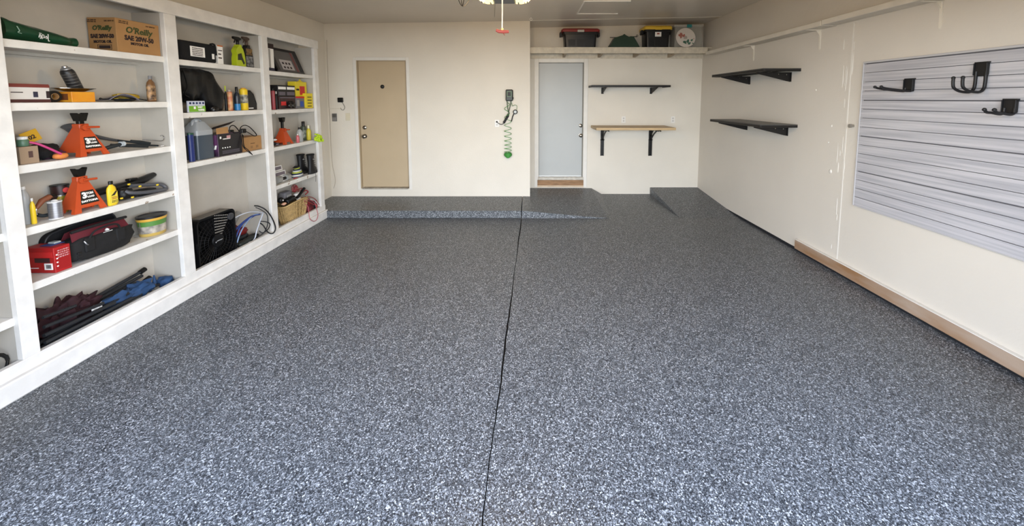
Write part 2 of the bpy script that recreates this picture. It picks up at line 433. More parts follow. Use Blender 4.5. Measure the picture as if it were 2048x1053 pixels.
# ------------------------------------------------------------------ right wall: bottom plate, ledge, patch
b = B(); b.box(XR - .032, XR - .0005, YF, 3.955, .028, .128, .003)
bp = struct('baseboard_right', b, mat('weathered_plate', '8a6848', .65, col2='a08d7b', vscale=1.6, stretch=(4, 1.2, 5), bump=.2))
B().box(XR - .034, XR - .0005, YF, 3.955, .128, .134, .001).build('painted_edge', TRIMW, bp)
B().box(XR - .008, XR - .0003, YF, YB, .0005, .03).build('shaded_gap_strip', GROOVE, bp)  # black strip stands in for the shaded gap at the wall foot
b = B(); n = 0
zl0, zl1 = 2.37, 2.42
yy = YF + .02
for (a, c, d) in ((YF + .02, 2.55, 0), (2.553, 3.62, .004), (3.623, YB - .45, -.002)):
    b.box(2.785 + d, XR - .001, a, c, zl0 + d, zl1 + d, .004)
jag(b, .001)
led = tag(b.build('wall_ledge', mat('ledge_paint', 'cfc8ba', .5, var=.08, vscale=8)), 'long narrow cream painted board shelf running high along the right wall', 'shelf')
def small_bracket(px, label):
    Y = depth_at(px, XR, 2.3)
    t = thing('shelf_bracket', label, 'bracket', (XR, Y, zl0), -90, 'cream brackets under the long wall ledge')
    m = mat('cream_metal', 'dcd5c6', .4)
    # local x -> -Y world, local y -> +X world
    b = B().prism([(-.15, -.002), (0, -.002), (0, -.012), (-.13, -.008), (-.15, -.004)], -.010, .010, 'x')
    b.build('top_arm', m, t)
    b = B().prism([(-.003, -.006), (-.012, -.012), (-.005, -.19), (0, -.20), (0, -.006)], -.009, .009, 'x', taper=None)
    b.build('wall_arm', m, t)
    b = B().prism([(-.05, -.006), (-.008, -.06), (-.003, -.06), (-.003, -.006)], -.002, .002, 'x'); b.build('web', m, t)
small_bracket(1508, 'cream shelf bracket under the wall ledge nearest the far corner')
small_bracket(1641, 'cream shelf bracket under the wall ledge, middle of the three')
small_bracket(1884, 'cream shelf bracket under the wall ledge above the slat panel')
# wall joint strip and blobs of filler
YJ = depth_at(1700, XR, 1.9); YJ2 = depth_at(1680, XR, .3)
b = B(); b.box(XR - .004, XR + .001, YJ - .012, YJ + .0, .14, 2.36)
for i in range(22):
    z = random.uniform(.2, 2.2); y = YJ + random.uniform(-.03, .09)
    b.blob((XR - .001, y, z), (random.uniform(.004, .006), random.uniform(.006, .02), random.uniform(.05, .22)), 5, 2.2, .3, 2, i)
struct('trim_1', b, mat('wall_filler', 'd6d1c7', .45, bump=.3), smooth=60)
b = B()
for (px, py, s) in ((1663, 252, .02), (1661, 343, .035), (1632, 180, .018), (1657, 285, .014)):
    p = on_x(px, py, XR); b.blob(p, (.012, s, s * 1.3), 6, 2.2, .3, 2, px)
struct('trim_2', b, mat('wall_filler', 'dedad2', .45), smooth=60)
p = on_x(1707, 252, XR)
b = B().cyl((XR, p[1], p[2]), (XR - .025, p[1], p[2]), .012, 12).cyl((XR - .02, p[1], p[2]), (XR - .04, p[1] + .002, p[2]), .017, 8)
tag(b.build('capped_pipe', mat('dull_zinc', 'a09a90', .5, .6), smooth=40), 'small capped pipe stub sticking out of the right wall left of the slat panel', 'pipe')
# ------------------------------------------------------------------ recess: storage shelf above the grey door
KNOT = mat('painted_rough_lumber', 'd0c6b2', .55, var=.18, vscale=16, bump=.4)
sh = thing('storage_shelf', 'deep cream painted storage shelf across the recess above the grey door', 'shelf', (0, 0, 0), 0)
YSH = 6.04
jag(B().box(.0, 2.86, YSH, YSH + .038, 2.402, 2.500, .004), .0012).build('front_board', KNOT, sh)
B().box(.0, XR - .002, YSH + .038, YB - .002, 2.488, 2.503).build('shelf_board', KNOT, sh)
B().box(.0, XR - .002, YB - .025, YB - .001, 2.355, 2.488).build('ledger', KNOT, sh)
for px in (1131, 1205, 1279, 1352):
    x = on_y(px, 115, YSH)[0]
    B().prism([(YSH + .038, 2.485), (YB - .02, 2.485), (YB - .02, 2.37), (YSH + .30, 2.37), (YSH + .10, 2.39), (YSH + .038, 2.40)], x - .018, x + .018, 'x').build('cross_brace', mat('dusty_wood', 'b3a38c', .7, var=.2), sh)
# ------------------------------------------------------------------ ceiling details
t = thing('attic_hatch', 'square ceiling hatch cover framed by thin white strips', 'hatch', (1.0, 4.2, 2.87), 0)
hz = 2.868
P = [on_z(1167, 4, hz), on_z(1262, 3, hz), on_z(1236, 30, hz), on_z(1153, 30, hz)]
yA = P[2][1]; yN = P[0][1]
hx0, hx1 = (P[0][0] + P[3][0]) / 2, (P[1][0] + P[2][0]) / 2
t.location = (0, 0, 0)
cz = lambda x, y: ceil_z(x, y)
def cstrip(name, x0, x1, y0, y1, m, th=.012):
    z = (cz(x0, y0) + cz(x1, y1)) / 2
    return B().box(x0, x1, y0, y1, z - th, z + .03).build(name, m, t)
WHT = mat('bright_white_strip', 'f0eee8', .4)
cstrip('panel', hx0 + .02, hx1 - .02, yN + .02, yA - .02, CEIL, .004)
cstrip('frame_strip', hx0, hx1, yN, yN + .022, WHT); cstrip('frame_strip', hx0, hx1, yA - .022, yA, WHT)
cstrip('frame_strip', hx0, hx0 + .02, yN + .022, yA - .022, TRIMW, .006); cstrip('frame_strip', hx1 - .02, hx1, yN + .022, yA - .022, CEIL, .006)
p = on_z(1240, 40, 2.878)
struct('trim_3', B().prism([(0.0, ceil_z(0, p[1]) - .006), (XR, ceil_z(XR, p[1]) - .006), (XR, ceil_z(XR, p[1]) + .02), (0.0, ceil_z(0, p[1]) + .02)], p[1], p[1] + .03, 'y'), mat('ceiling_seam', 'cbc6bb', .45))
# eye ring in the ceiling corner
p = on_z(1062, 37, 2.855)
b = B().tube([(p[0] + .016 * math.cos(a * PI / 8), p[1], p[2] - .012 + .016 * math.sin(a * PI / 8)) for a in range(16)], .004, 6, True)
b.cyl((p[0], p[1], p[2] + .004), (p[0], p[1], p[2] + .03), .003, 6)
tag(b.build('eye_screw', WHT, smooth=50), 'small white ring screw in the ceiling at the corner of the recess', 'hook')
# ------------------------------------------------------------------ garage door opener hanging from the ceiling
t = thing('door_opener', 'garage door opener with lit yellow lamp covers hanging from the ceiling', 'opener', (-.172, 2.55, on_y(1010, 8.5, 2.6)[2] + .045), 0)
HOUS = mat('opener_housing', '2b2f36', .4)
B().box(-.076, .076, -.33, .05, -.045, .10, .012).build('housing', HOUS, t)
for sgn, nm in ((-1, 0), (1, 1)):
    x0 = -.076 if sgn < 0 else .076
    prof = [(0, 0), (sgn * .04, -.001), (sgn * .08, .008), (sgn * .10, .03), (sgn * .105, .06), (sgn * .09, .09), (0, .095)]
    b = B().prism([(x0 + u, v - .045) for u, v in prof], -.18, .045, 'y')
    ml = mat('lit_lens', 'fbe9a8', .5, emit=1.5)
    L = b.build('lamp_cover', ml, t, 40)
    for k in range(4):
        B().box(x0 + sgn * (.018 + .02 * k) - .004, x0 + sgn * (.018 + .02 * k) + .004, .0, .048, -.048 + .003 * k, -.028, .001).build('vent_slot', HOUS, L)
for sgn in (-1, 1):
    B().box(sgn * .06 - .015, sgn * .06 + .01, -.2, -.18, .1, ceil_z(0, 2.4) - 2.38 + .01, .002).build('hanger_strap', mat('galvanised', '9a9a96', .4, .8), t)
B().box(-.028, .004, -2.6, -.33, .04, .085, .004).build('rail', mat('galvanised', '9a9a96', .4, .8), t)
B().box(-.04, .016, -2.66, -2.6, .02, .10, .004).build('rail_bracket', mat('galvanised', '9a9a96', .4, .8), t)
for sgn in (-1, 1):
    ld = bpy.data.lights.new('opener_bulb', 'POINT'); lo = bpy.data.objects.new('opener_bulb', ld); SC.collection.objects.link(lo)
    ld.energy = 40; ld.color = (1.0, .70, .38); ld.shadow_soft_size = .04; lo.location = (-.172 + sgn * .23, 2.5, 2.36)
# pull cord with red handle
pc = on_y(1005, 63, 2.14); zc = pc[2]
t = thing('release_cord', 'white pull cord with a red handle hanging below the ceiling opener', 'cord', (pc[0], 2.14, zc), 0)
B().tube([(-.002, 0, .016), (0, 0, .1), (0.001, 0, .31)], .0035, 6).build('cord', mat('white_cord', 'e9e4d8', .6), t, 60)
b = B().tube([(-.036, 0, .007), (-.02, 0, .0), (0.005, 0, -.002), (.036, 0, -.001)], [.008, .0095, .0095, .008], 8)
b.build('handle', mat('red_handle', '9a4238', .45), t, 50)
B().blob((-.001, 0, .012), (.015, .012, .014), 6, 2, .3).build('knot', mat('yellow_cord_knot', 'd8bf7c', .6), t, 60)
B().tube([(.002, -.002, -.006), (.008, -.003, -.016), (.012, -.002, -.022)], .0018, 5).build('cord_tail', mat('red_handle', '9a4238'), t, 60)
# loose black wire loop by the ceiling
def onyp(pts, Y): return [on_y(x, y, Y) for x, y in pts]
b = B().tube(smoothpath(onyp([(915, -14), (918, 2), (924, 12), (930, 11), (937, 2), (943, -14)], 2.9)), .003, 6)
b.tube(smoothpath(onyp([(921, -14), (923, 4), (925, 12), (927, 4), (930, -14)], 2.92)), .003, 6)
tag(b.build('wire_loop', BLACKP, smooth=60), 'black wire loop dangling from the ceiling left of the opener', 'wire')
pw = onyp([(994, 2), (991, 20), (989, 34)], 3.6)
pw = [on_y(995, 5, 3.8), on_y(991, 20, 4.6), on_y(989, 38, 5.5)]
pw = [(a, y, ceil_z(a, y) - .006) for a, y, z in pw]
tag(B().tube(smoothpath(pw), .0025, 6).build('opener_wire', mat('grey_wire', '8d887e', .6), smooth=60), 'thin grey wire running along the ceiling behind the opener', 'wire')
#PART3
# ------------------------------------------------------------------ black shelves and folding bench
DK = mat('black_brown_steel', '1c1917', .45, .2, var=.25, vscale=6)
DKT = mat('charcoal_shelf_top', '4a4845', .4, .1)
def steel_shelf(label, loc, rot, L, D, brk):
    """local: x along the wall, y towards the wall (wall at y = 0), top at z = 0"""
    t = thing('wall_shelf', label, 'shelf', loc, rot)
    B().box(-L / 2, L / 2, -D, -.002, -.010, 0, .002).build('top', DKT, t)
    B().box(-L / 2, L / 2, -D, -D + .018, -.034, -.010, .003).build('front_edge', DK, t)
    for s in (-1, 1): B().box(s * L / 2 - (.016 if s > 0 else 0), s * L / 2 + (.016 if s < 0 else 0), -D + .018, -.002, -.034, -.010, .002).build('end_edge', DK, t)
    for k in range(3):
        y = -D + .1 + k * (D - .12) / 3
        B().box(-L / 2 + .016, L / 2 - .016, y, y + .03, -.026, -.010).build('slat', DK, t)
    for i, x in enumerate(brk):
        b = B().prism([(-.002, -.034), (-D + .03, -.034), (-D + .03, -.048), (-.03, -.135), (-.002, -.135)], x - .003, x + .003, 'x')
        b.box(x - .02, x + .02, -.006, -.001, -.14, -.034, .001).box(x - .018, x + .018, -D + .03, -.006, -.037, -.034)
        g = b.build('bracket', DK, t)
        for (yy, zz) in ((-.05, -.06), (-.14, -.055)): B().cyl((x - .006, yy, zz), (x + .006, yy, zz), .006, 8).build('bolt', STEEL, g)
    return t
YA, YBn = depth_at(1479, XR, 1.385), depth_at(1596, XR, 1.385)
Ls = YA - YBn; Yc = (YA + YBn) / 2
brx = lambda pxs, z: [-(depth_at(p, XR, z) - Yc) for p in pxs]
steel_shelf('black metal wall shelf on the right wall, upper of the two', (XR, Yc, 2.003), -90, Ls, .415, brx((1500, 1582), 2.0))
steel_shelf('black metal wall shelf on the right wall, lower of the two', (XR, Yc, 1.388), -90, Ls, .415, brx((1494, 1575), 1.36))
steel_shelf('slim black wall shelf on the end wall above the wooden bench', (1.645, YB, on_y(1260, 170, 6.0)[2]), 0, 1.28, .36, (-.40, .435))
zb = on_y(1182, 251, YB)[2]
t = thing('folding_bench', 'wall-hung light wooden bench top on two black folding brackets', 'workbench', (1.69, YB, zb), 0)
MAPLE = mat('light_maple', 'c2a67c', .5, var=.15, vscale=6, stretch=(1, 9, 9), bump=.1)
B().box(-.635, .635, -.53, -.003, -.042, 0, .004).build('bench_top', MAPLE, t)
for x in (-.435, .40):
    b = B().box(x - .028, x + .028, -.012, -.001, -.53, -.045, .002).box(x - .024, x - .020, -.035, -.012, -.53, -.045).box(x + .020, x + .024, -.035, -.012, -.53, -.045)
    g = b.build('wall_rail', BLACKM, t)
    b = B().box(x - .022, x + .022, -.47, -.02, -.052, -.043, .001).box(x - .022, x - .018, -.47, -.02, -.07, -.052).box(x + .018, x + .022, -.47, -.02, -.07, -.052)
    b.build('arm', BLACKM, t)
    B().tube([(x, -.02, -.25), (x, -.19, -.13), (x, -.32, -.07)], .012, 8).build('strut', BLACKM, t)
    B().tube([(x, -.02, -.18), (x, -.12, -.10), (x, -.16, -.07)], .009, 8).build('lever', BLACKM, t)
    for z in (-.26, -.33, -.42, -.50): B().cyl((x, -.018, z), (x, -.012, z), .008, 8).build('bolt', BLACKM, g)
    B().cyl((x - .034, -.02, -.25), (x + .034, -.02, -.25), .009, 8).build('hinge_pin', BLACKM, g)
PLATE = mat('white_switch_plate', 'e2dfd8', .35)
def outlet(label, p, rot=0, kind='outlet', m=PLATE, plug=False):
    t = thing('wall_outlet' if kind == 'outlet' else 'light_switch', label, 'outlet' if kind == 'outlet' else 'switch', p, rot)
    B().box(-.037, .037, -.007, -.0005, -.058, .058, .003).build('cover_plate', m, t)
    if kind == 'outlet':
        for z in (-.022, .022):
            s = B().lathe([(.017, 0), (.017, .003)], 16, M=Matrix.Translation((0, -.007, z)) @ Matrix.Rotation(PI / 2, 4, 'X')).build('socket', mat('socket_face', 'cfccc5', .4), t)
            B().box(-.008, -.005, -.0108, -.0098, z - .005, z + .006).box(.005, .008, -.0108, -.0098, z - .005, z + .006).build('slots', GROOVE, s)
    else:
        B().box(-.006, .006, -.018, -.007, -.002, .014, .002).build('toggle', m, t)
    return t
outlet('white wall outlet above the bench, the left one of the two', on_y(1247, 239.5, YB))
outlet('white wall outlet above the bench, the right one of the two', on_y(1345.5, 239.5, YB))
outlet('white wall outlet beside the coiled green hose with a plug in it', on_y(994, 247, YW))
outlet('beige toggle light switch just left of the tan door', on_y(696, 234, YW), kind='switch', m=mat('ivory_plate', 'cfc6ae', .4))
p = on_y(669.5, 235, YW)
t = thing('wall_keypad', 'small grey wall control with darker upper half in the left corner', 'keypad', p, 0)
B().box(-.038, .038, -.014, -.0005, -.062, .062, .004).build('body', mat('mid_grey_plastic', '777470', .5), t)
B().box(-.03, .03, -.017, -.014, .004, .054, .002).build('screen', mat('dark_grey_face', '55534f', .3), t)
b = B()
for i in range(3):
    for j in range(2): b.box(-.026 + .019 * i, -.012 + .019 * i, -.016, -.014, -.048 + .024 * j, -.032 + .024 * j, .001)
b.build('keys', mat('key_grey', '8c8985', .5), t)
p = on_y(682, 200, YW)
t = thing('wall_adapter', 'black square adapter box with a curled wire left of the tan door', 'adapter', p, 0)
B().box(-.04, .04, -.035, -.0005, -.038, .036, .006).build('body', BLACKP, t)
B().box(-.012, .012, -.04, -.035, -.02, .0, .002).build('button', BLACKM, t)
q = lambda x, y: tuple(Vector(on_y(x, y, YW - .012)) - Vector(p))
B().tube(smoothpath([q(684, 205), q(687.5, 210), q(689.5, 215), q(687, 220), q(683, 219.5), (q(681, 216)[0], -.008, q(681, 216)[2])]), .005, 7).build('wire', mat('grey_wire', '8d887e'), t, 60)
a = on_y(657.5, 217, YW - .006); c = on_y(682, 217.5, YW - .006)
tag(B().tube([a, c], .004, 6).build('wire_bar', mat('cream_metal', 'dcd5c6'), smooth=60), 'thin straight painted wire running to the black adapter in the left corner', 'wire')
cpts = [(653.5, 80), (654.5, 120), (656, 160), (657.5, 205), (660, 240), (661.5, 285), (665, 330), (670, 355), (670, 368), (667, 377)]
tag(B().tube(smoothpath([on_y(x, y, YW - .006) for x, y in cpts]), .0035, 6).build('corner_cable', mat('painted_cable', 'b5aa9a', .6), smooth=60), 'thin cable running down the left corner beside the tan door wall', 'cable')
# tyre inflator with coiled green hose
p = on_y(1019, 191, YW)
t = thing('tyre_inflator', 'black and green wall-hung air inflator with coiled green hose and gauge', 'inflator', p, 0)
GRN = mat('green_hose', '3f8a3c', .4)
B().box(-.056, .056, -.075, -.001, -.088, .09, .012).build('body', mat('black_case', '16201a', .4), t)
b = B().box(-.034, .034, -.079, -.075, -.018, .060, .003); f = b.build('display_frame', mat('pale_green_frame', '7fa37a', .5), t)
B().box(-.028, .028, -.081, -.079, -.012, .054, .002).build('display', BLACKP, f)
B().box(.056, .066, -.05, -.03, -.055, -.03, .003).build('side_knob', BLACKP, t)
Q = lambda x, y, d=.03: tuple(Vector(on_y(x, y, YW - d)) - Vector(p))
for pts in ([(1014, 202), (1015, 212), (1017, 226)], [(1022, 202), (1020, 214), (1017, 226)]):
    B().tube(smoothpath([Q(*k) for k in pts]), .006, 7).build('lead', mat('dark_green_lead', '2d4a30', .5), t, 60)
B().tube(smoothpath([Q(1023, 205), Q(1025, 212), Q(1030, 210), Q(1034, 213), Q(1033, 220)]), .0035, 7).build('gauge_hose', mat('mid_green', '5c8a58', .5), t, 60)
gp = Q(1030.5, 224)
g = B().lathe([(.033, 0), (.036, .006), (.036, .024), (.03, .03)], 20, M=Matrix.Translation((gp[0], gp[1] + .01, gp[2])) @ Matrix.Rotation(PI / 2, 4, 'X')).build('gauge', BLACKP, t, 40)
B().lathe([(.022, .0301), (.022, .032)], 20, M=Matrix.Translation((gp[0], gp[1] + .01, gp[2])) @ Matrix.Rotation(PI / 2, 4, 'X')).build('dial', mat('gauge_dial', 'a9adaa', .3), g, 40)
B().tube(smoothpath([Q(1028, 227), Q(1025, 234), Q(1023, 243)]), [.008] * 6 + [.008] * 7, 7).build('nozzle_lever', BLACKP, t, 60) if False else B().tube([Q(1028, 227), Q(1025, 234), Q(1023, 243)], .008, 7).build('nozzle_lever', BLACKP, t, 60)
B().tube([Q(1017, 227), Q(1015.5, 232), Q(1011, 240), Q(1007.5, 246)], [.010, .021, .017, .019], 8).build('spray_handle', BLACKP, t, 50)
B().tube(smoothpath([Q(1009, 246), Q(1003, 249), Q(997, 247), Q(994, 244, .012)]), .005, 7).build('power_cord', BLACKP, t, 60)
B().box(Q(993.5, 244)[0] - .012, Q(993.5, 244)[0] + .012, -.03, -.008, Q(993, 244)[2] - .012, Q(993, 244)[2] + .012, .004).build('plug', BLACKP, t)
pts = []
ztop, zbot = Q(1016, 205)[2], Q(1016, 305)[2]; xm = Q(1015.8, 250)[0]
zs_ = [Q(1016, v)[2] for v in (205, 222, 240, 254, 265, 275, 284, 292, 299, 305)]
for i in range(len(zs_) - 1):
    for k in range(16):
        u = k / 16; a = 2 * PI * u
        R = .055 if i > 1 else .04
        cx_ = xm - (.012 if i < 2 else 0)
        pts.append((cx_ + R * math.sin(a), -.062 + .052 * math.cos(a), zs_[i] + (zs_[i + 1] - zs_[i]) * u))
B().tube(pts, .0042, 6).build('coil_hose', GRN, t, 60)
pts = []
for k in range(150):
    a = 2 * PI * k / 16; u = k / 150
    pts.append((xm + .062 * math.sin(a) * math.sin(PI * (0.25 + .7 * u)), -.062 + .052 * math.cos(a), zs_[-1] - u * .085))
B().tube(pts, .0048, 6).build('coil_bundle', GRN, t, 60)
# ------------------------------------------------------------------ bins on the storage shelf
TZ = 2.5035
def tote(label, px0, px1, topy, lidm, bodym, latch, Yc=6.225, dep=.33, window=False):
    x0, x1 = on_y(px0, 80, Yc - dep / 2)[0], on_y(px1, 80, Yc - dep / 2)[0]
    h = on_y(px0, topy, Yc - dep / 2)[2] - TZ; W = (x1 - x0) / 2
    t = thing('storage_tote', label, 'storage bin', ((x0 + x1) / 2, Yc, TZ), 0)
    k = .86; d = dep / 2
    def rr(a, b_, r=.03):
        o = []
        for cx_, cy_, s0 in ((a - r, b_ - r, 0), (-a + r, b_ - r, 90), (-a + r, -b_ + r, 180), (a - r, -b_ + r, 270)): o += arc(cx_, cy_, r, s0, s0 + 90, 4)
        return o
    hb = h * .86
    b = B().prism(rr(W * k * .93, d * k * .93), 0.001, hb, 'z', taper=rr(W * k, d * k)); body = b.build('tub', bodym, t, 40)
    for u in (-.55, 0, .55):
        w_ = W * k * .22
        B().prism([(u * W * k * .93 - w_, .02), (u * W * k * .93 + w_, .02), (u * W * k + w_, hb - .06), (u * W * k - w_, hb - .06)], -d * k * .965, -d * k * .9, 'y').build('ribbed_panel', bodym, body)
    B().prism(rr(W * k * 1.06, d * k * 1.06), hb - .05, hb - .012, 'z').build('rim', bodym, t, 40)
    b = B().prism(rr(W, d), hb - .012, h - .02, 'z'); b.prism(rr(W, d), h - .02, h, 'z', taper=rr(W * .93, d * .9)); lid = b.build('lid', lidm, t, 40)
    for s in (-1, 1):
        B().box(s * W - .02, s * W + .02, -.05, .05, hb - .075, hb + .0, .008).build('side_latch', bodym, t)
    B().box(-.055, .055, -d - .012, -d + .01, hb - .02, h - .022, .006).build('front_latch', latch, t)
    return t, W, d, h, body
BLK = mat('black_tote', '0b0c0e', .4)
tote('black storage tote with a dark red lid on the high storage shelf', 1123, 1200, 56.5, mat('dark_red_lid', '7e2420', .4), BLK, mat('pale_grey_latch', 'b5b2aa', .4))
t, W, d, h, body = tote('black storage tote with a yellow lid on the high storage shelf', 1289, 1345, 51, mat('yellow_lid', 'd9b53c', .4), BLK, mat('yellow_lid', 'd9b53c'))
B().box(-.05, .05, -d * .86 - .004, -d * .8, h * .5, h * .72, .001).build('white_label', mat('white_paper', 'e6e4de', .7), t)
B().box(-.02, .02, -d * .86 - .0055, -d * .86 - .004, h * .6, h * .66).build('label_mark', mat('label_red', '8c3b30', .7), t)
# green folded canvas
x0, x1 = on_y(1218, 90, 6.1)[0], on_y(1278, 90, 6.1)[0]; hh = on_y(1240, 68, 6.1)[2] - TZ
t = thing('tree_stand', 'dark green flared metal stand on the high storage shelf', 'stand', ((x0 + x1) / 2, 6.16, TZ), 0)
W = (x1 - x0) / 2
GR = mat('dark_green_enamel', '24382b', .5)
b = B().prism([(-W, .001), (W, .001), (W * .62, hh * .80), (W * .42, hh * .82), (W * .30, hh * .78), (W * .1, hh * .9), (0, hh), (-W * .12, hh * .9), (-W * .5, hh * .76), (-W * .62, hh * .75)], -.11, .11, 'y')
for v in b.bm.verts:
    v.co.y *= 1 - .35 * v.co.z / hh
b.build('flared_base', GR, t)
for (xa, xb, z) in ((-W * .95, -W * .55, hh * .74), (W * .5, W * .86, hh * .80)):
    g = B().cyl((xa, -.06, z), (xb, -.06, z), .006, 8).build('eye_bolt', BLACKM, t, 40)
cxr = W * .86
B().tube([(cxr + .014 * math.cos(k * PI / 6), -.06, hh * .80 + .014 + .014 * math.sin(k * PI / 6)) for k in range(12)], .004, 6, True).build('bolt_ring', BLACKM, t, 50)
# clear bin and round plate
CLEAR = mat('cloudy_clear_plastic', 'b9b6ac', .25, alpha=.45)
x0, x1 = on_y(1346, 80, 6.14)[0], on_y(1407, 80, 6.14)[0]; hh = on_y(1380, 49, 6.14)[2] - TZ; W = (x1 - x0) / 2 - .01
t = thing('clear_bin', 'clear plastic bin with teal latch on the high storage shelf by the corner', 'storage bin', ((x0 + x1) / 2, 6.24, TZ), 0)
b = B()
for a in ((-W * .93, -W * .93 + .004, -.1, .1), (W * .93 - .004, W * .93, -.1, .1), (-W * .93, W * .93, -.1, -.096), (-W * .93, W * .93, .096, .1)):
    b.box(a[0], a[1], a[2], a[3], .002, hh * .9)
b.box(-W * .93, W * .93, -.1, .1, .001, .006); b.build('tub', CLEAR, t)
B().box(-W, W, -.11, .11, hh * .9, hh, .01).build('lid', mat('pale_lid', 'c5c4bc', .35, alpha=.75), t)
B().box(-.035, .045, -.122, -.108, hh * .86, hh * 1.0, .005).build('teal_latch', mat('teal_plastic', '2f7f80', .4), t)
b = B().blob((-.10, 0, .10), (.12, .14, .17), 8, 2.6, .3, 3, 3).blob((.06, .02, .08), (.2, .12, .15), 8, 2.6, .3, 3, 5)
b.build('contents', mat('mixed_contents', '8d918c', .7, col2='4f6a68', vscale=14), t, 60)
pp = on_y(1373, 75, 6.08)
t = thing('round_plate', 'round white plate painted with red and green leaves leaning on the clear bin', 'plate', (pp[0], 6.093, TZ), 0, rx=-8)
R = .158
b = B().lathe([(R, 0), (R, .006), (R * .8, .002), (R * .2, .0)], 36, M=Matrix.Translation((0, 0, R + .001)) @ Matrix.Rotation(PI / 2, 4, 'X'))
b.build('plate_disc', mat('glazed_white', 'd8d0c6', .3), t, 40)
def leaf(x, z, a, L, m):
    c_, s_ = math.cos(a), math.sin(a); w_ = L * .33
    pl = [(0, 0), (L * .3, w_), (L * .75, w_ * .6), (L, 0), (L * .75, -w_ * .6), (L * .3, -w_)]
    B().prism([(x + u * c_ - v * s_, z + u * s_ + v * c_) for u, v in pl], -.0085, -.0065, 'y').build('leaf_motif', m, t)
LR, LG = mat('motif_red', 'a8695c', .5), mat('motif_green', '4d7361', .5)
for (x, z, a, L, m) in ((-.09, .24, -1.0, .07, LR), (-.12, .21, -.6, .06, LR), (-.07, .19, -1.9, .05, LR), (-.05, .17, .9, .06, LR), (-.03, .10, -.9, .06, LG), (-.05, .08, .3, .06, LG), (.02, .07, 1.2, .07, LG), (.03, .05, .5, .06, LG), (.08, .10, .8, .05, LG), (.10, .07, -.4, .03, LG), (.12, .14, .2, .02, LR)):
    leaf(x, z, a, L, m)
# ------------------------------------------------------------------ slat panel on the right wall
SLT = mat('grey_grained_slat', 'b9b7b9', .35, var=.2, vscale=3.0, stretch=(3, .5, 18), col2='a09fa3')
ya, yb2 = 1.45, 3.29; z0s, z1s = .712, 1.99
t = thing('slatwall', 'grey grained slat wall panel mounted on the right wall', 'slat wall', (XR, 0, 0), 0)
B().box(-.006, -.0005, ya, yb2 - .02, z0s, z1s).build('backing', mat('slot_grey', '5c5b5f', .6), t)
n = 16; ph_ = (z1s - .012 - z0s - .004) / n
for i in range(n):
    zt = z1s - .012 - i * ph_
    gap = .0048 if i % 4 else .009
    b = B().prism([(-.018, zt - gap), (-.018, zt - ph_), (-.006, zt - ph_ - .0), (-.006, zt - gap)], ya + .01, yb2 - .012, 'y')
    b.build('slat', SLT, t)
EDGE = mat('grey_trim_strip', 'b2b0b0', .4)
B().box(-.022, -.0005, ya, yb2, z1s - .012, z1s + .004, .002).build('top_trim', EDGE, t)
B().box(-.022, -.0005, yb2 - .012, yb2, z0s, z1s - .012, .002).build('side_trim', EDGE, t)
B().box(-.022, -.0005, ya, yb2 - .012, z0s - .004, z0s + .004, .002).build('bottom_trim', EDGE, t)
HK = mat('black_rubber_coat', '141314', .5)
def wall_hook(label, pxa, pxb, ytop, ybot, prongs):
    Y1, Y2 = depth_at(pxa, XR - .02, 1.7), depth_at(pxb, XR - .02, 1.7)
    zt = on_x(pxa, ytop, XR - .025)[2]; zb_ = on_x(pxa, ybot, XR - .025)[2]
    t = thing('slat_wall_hook', label, 'hook', (XR - .0225, (Y1 + Y2) / 2, zt), -90)
    hw_ = (Y1 - Y2) / 2
    B().box(-hw_, hw_, -.008, -.0005, zb_ - zt, 0, .002).build('back_plate', HK, t)
    B().box(-hw_ - .004, hw_ + .004, -.012, .0035, -.002, .006, .001).build('slot_lip', HK, t)
    for s in (-1, 1):
        B().box(s * hw_ - .002, s * hw_ + .002, -.02, -.0005, zb_ - zt + .004, -.002, .001).build('side_flange', HK, t)
        pts = [(s * (hw_ - .008), y, z) for y, z in prongs(zb_ - zt)]
        g = B().tube(smoothpath(pts, 4), .0085, 10).build('prong', HK, t, 60)
        e = pts[-1]; B().blob(e, (.022, .022, .022), 6, 2).build('tip_cap', HK, g, 60)
    return t
wall_hook('black double-prong hook near the left edge of the slat panel', 1810, 1828, 159, 183.5, lambda zb: [(-.008, zb + .03), (-.012, zb + .008), (-.04, zb + .004), (-.15, zb + .016), (-.22, zb + .026), (-.245, zb + .036)])
wall_hook('large black J-shaped double hook hanging highest on the slat panel', 1948, 1974, 127, 152.6, lambda zb: [(-.008, zb + .03), (-.008, zb - .05), (-.014, zb - .085), (-.04, zb - .105), (-.10, zb - .10), (-.142, zb - .078), (-.152, zb - .05), (-.153, zb - .012)])
wall_hook('short black double hook at the right edge of the picture on the slat panel', 2012, 2040, 199.5, 226, lambda zb: [(-.008, zb + .03), (-.012, zb + .0), (-.035, zb - .008), (-.08, zb + .0), (-.115, zb + .004), (-.13, zb + .02)])
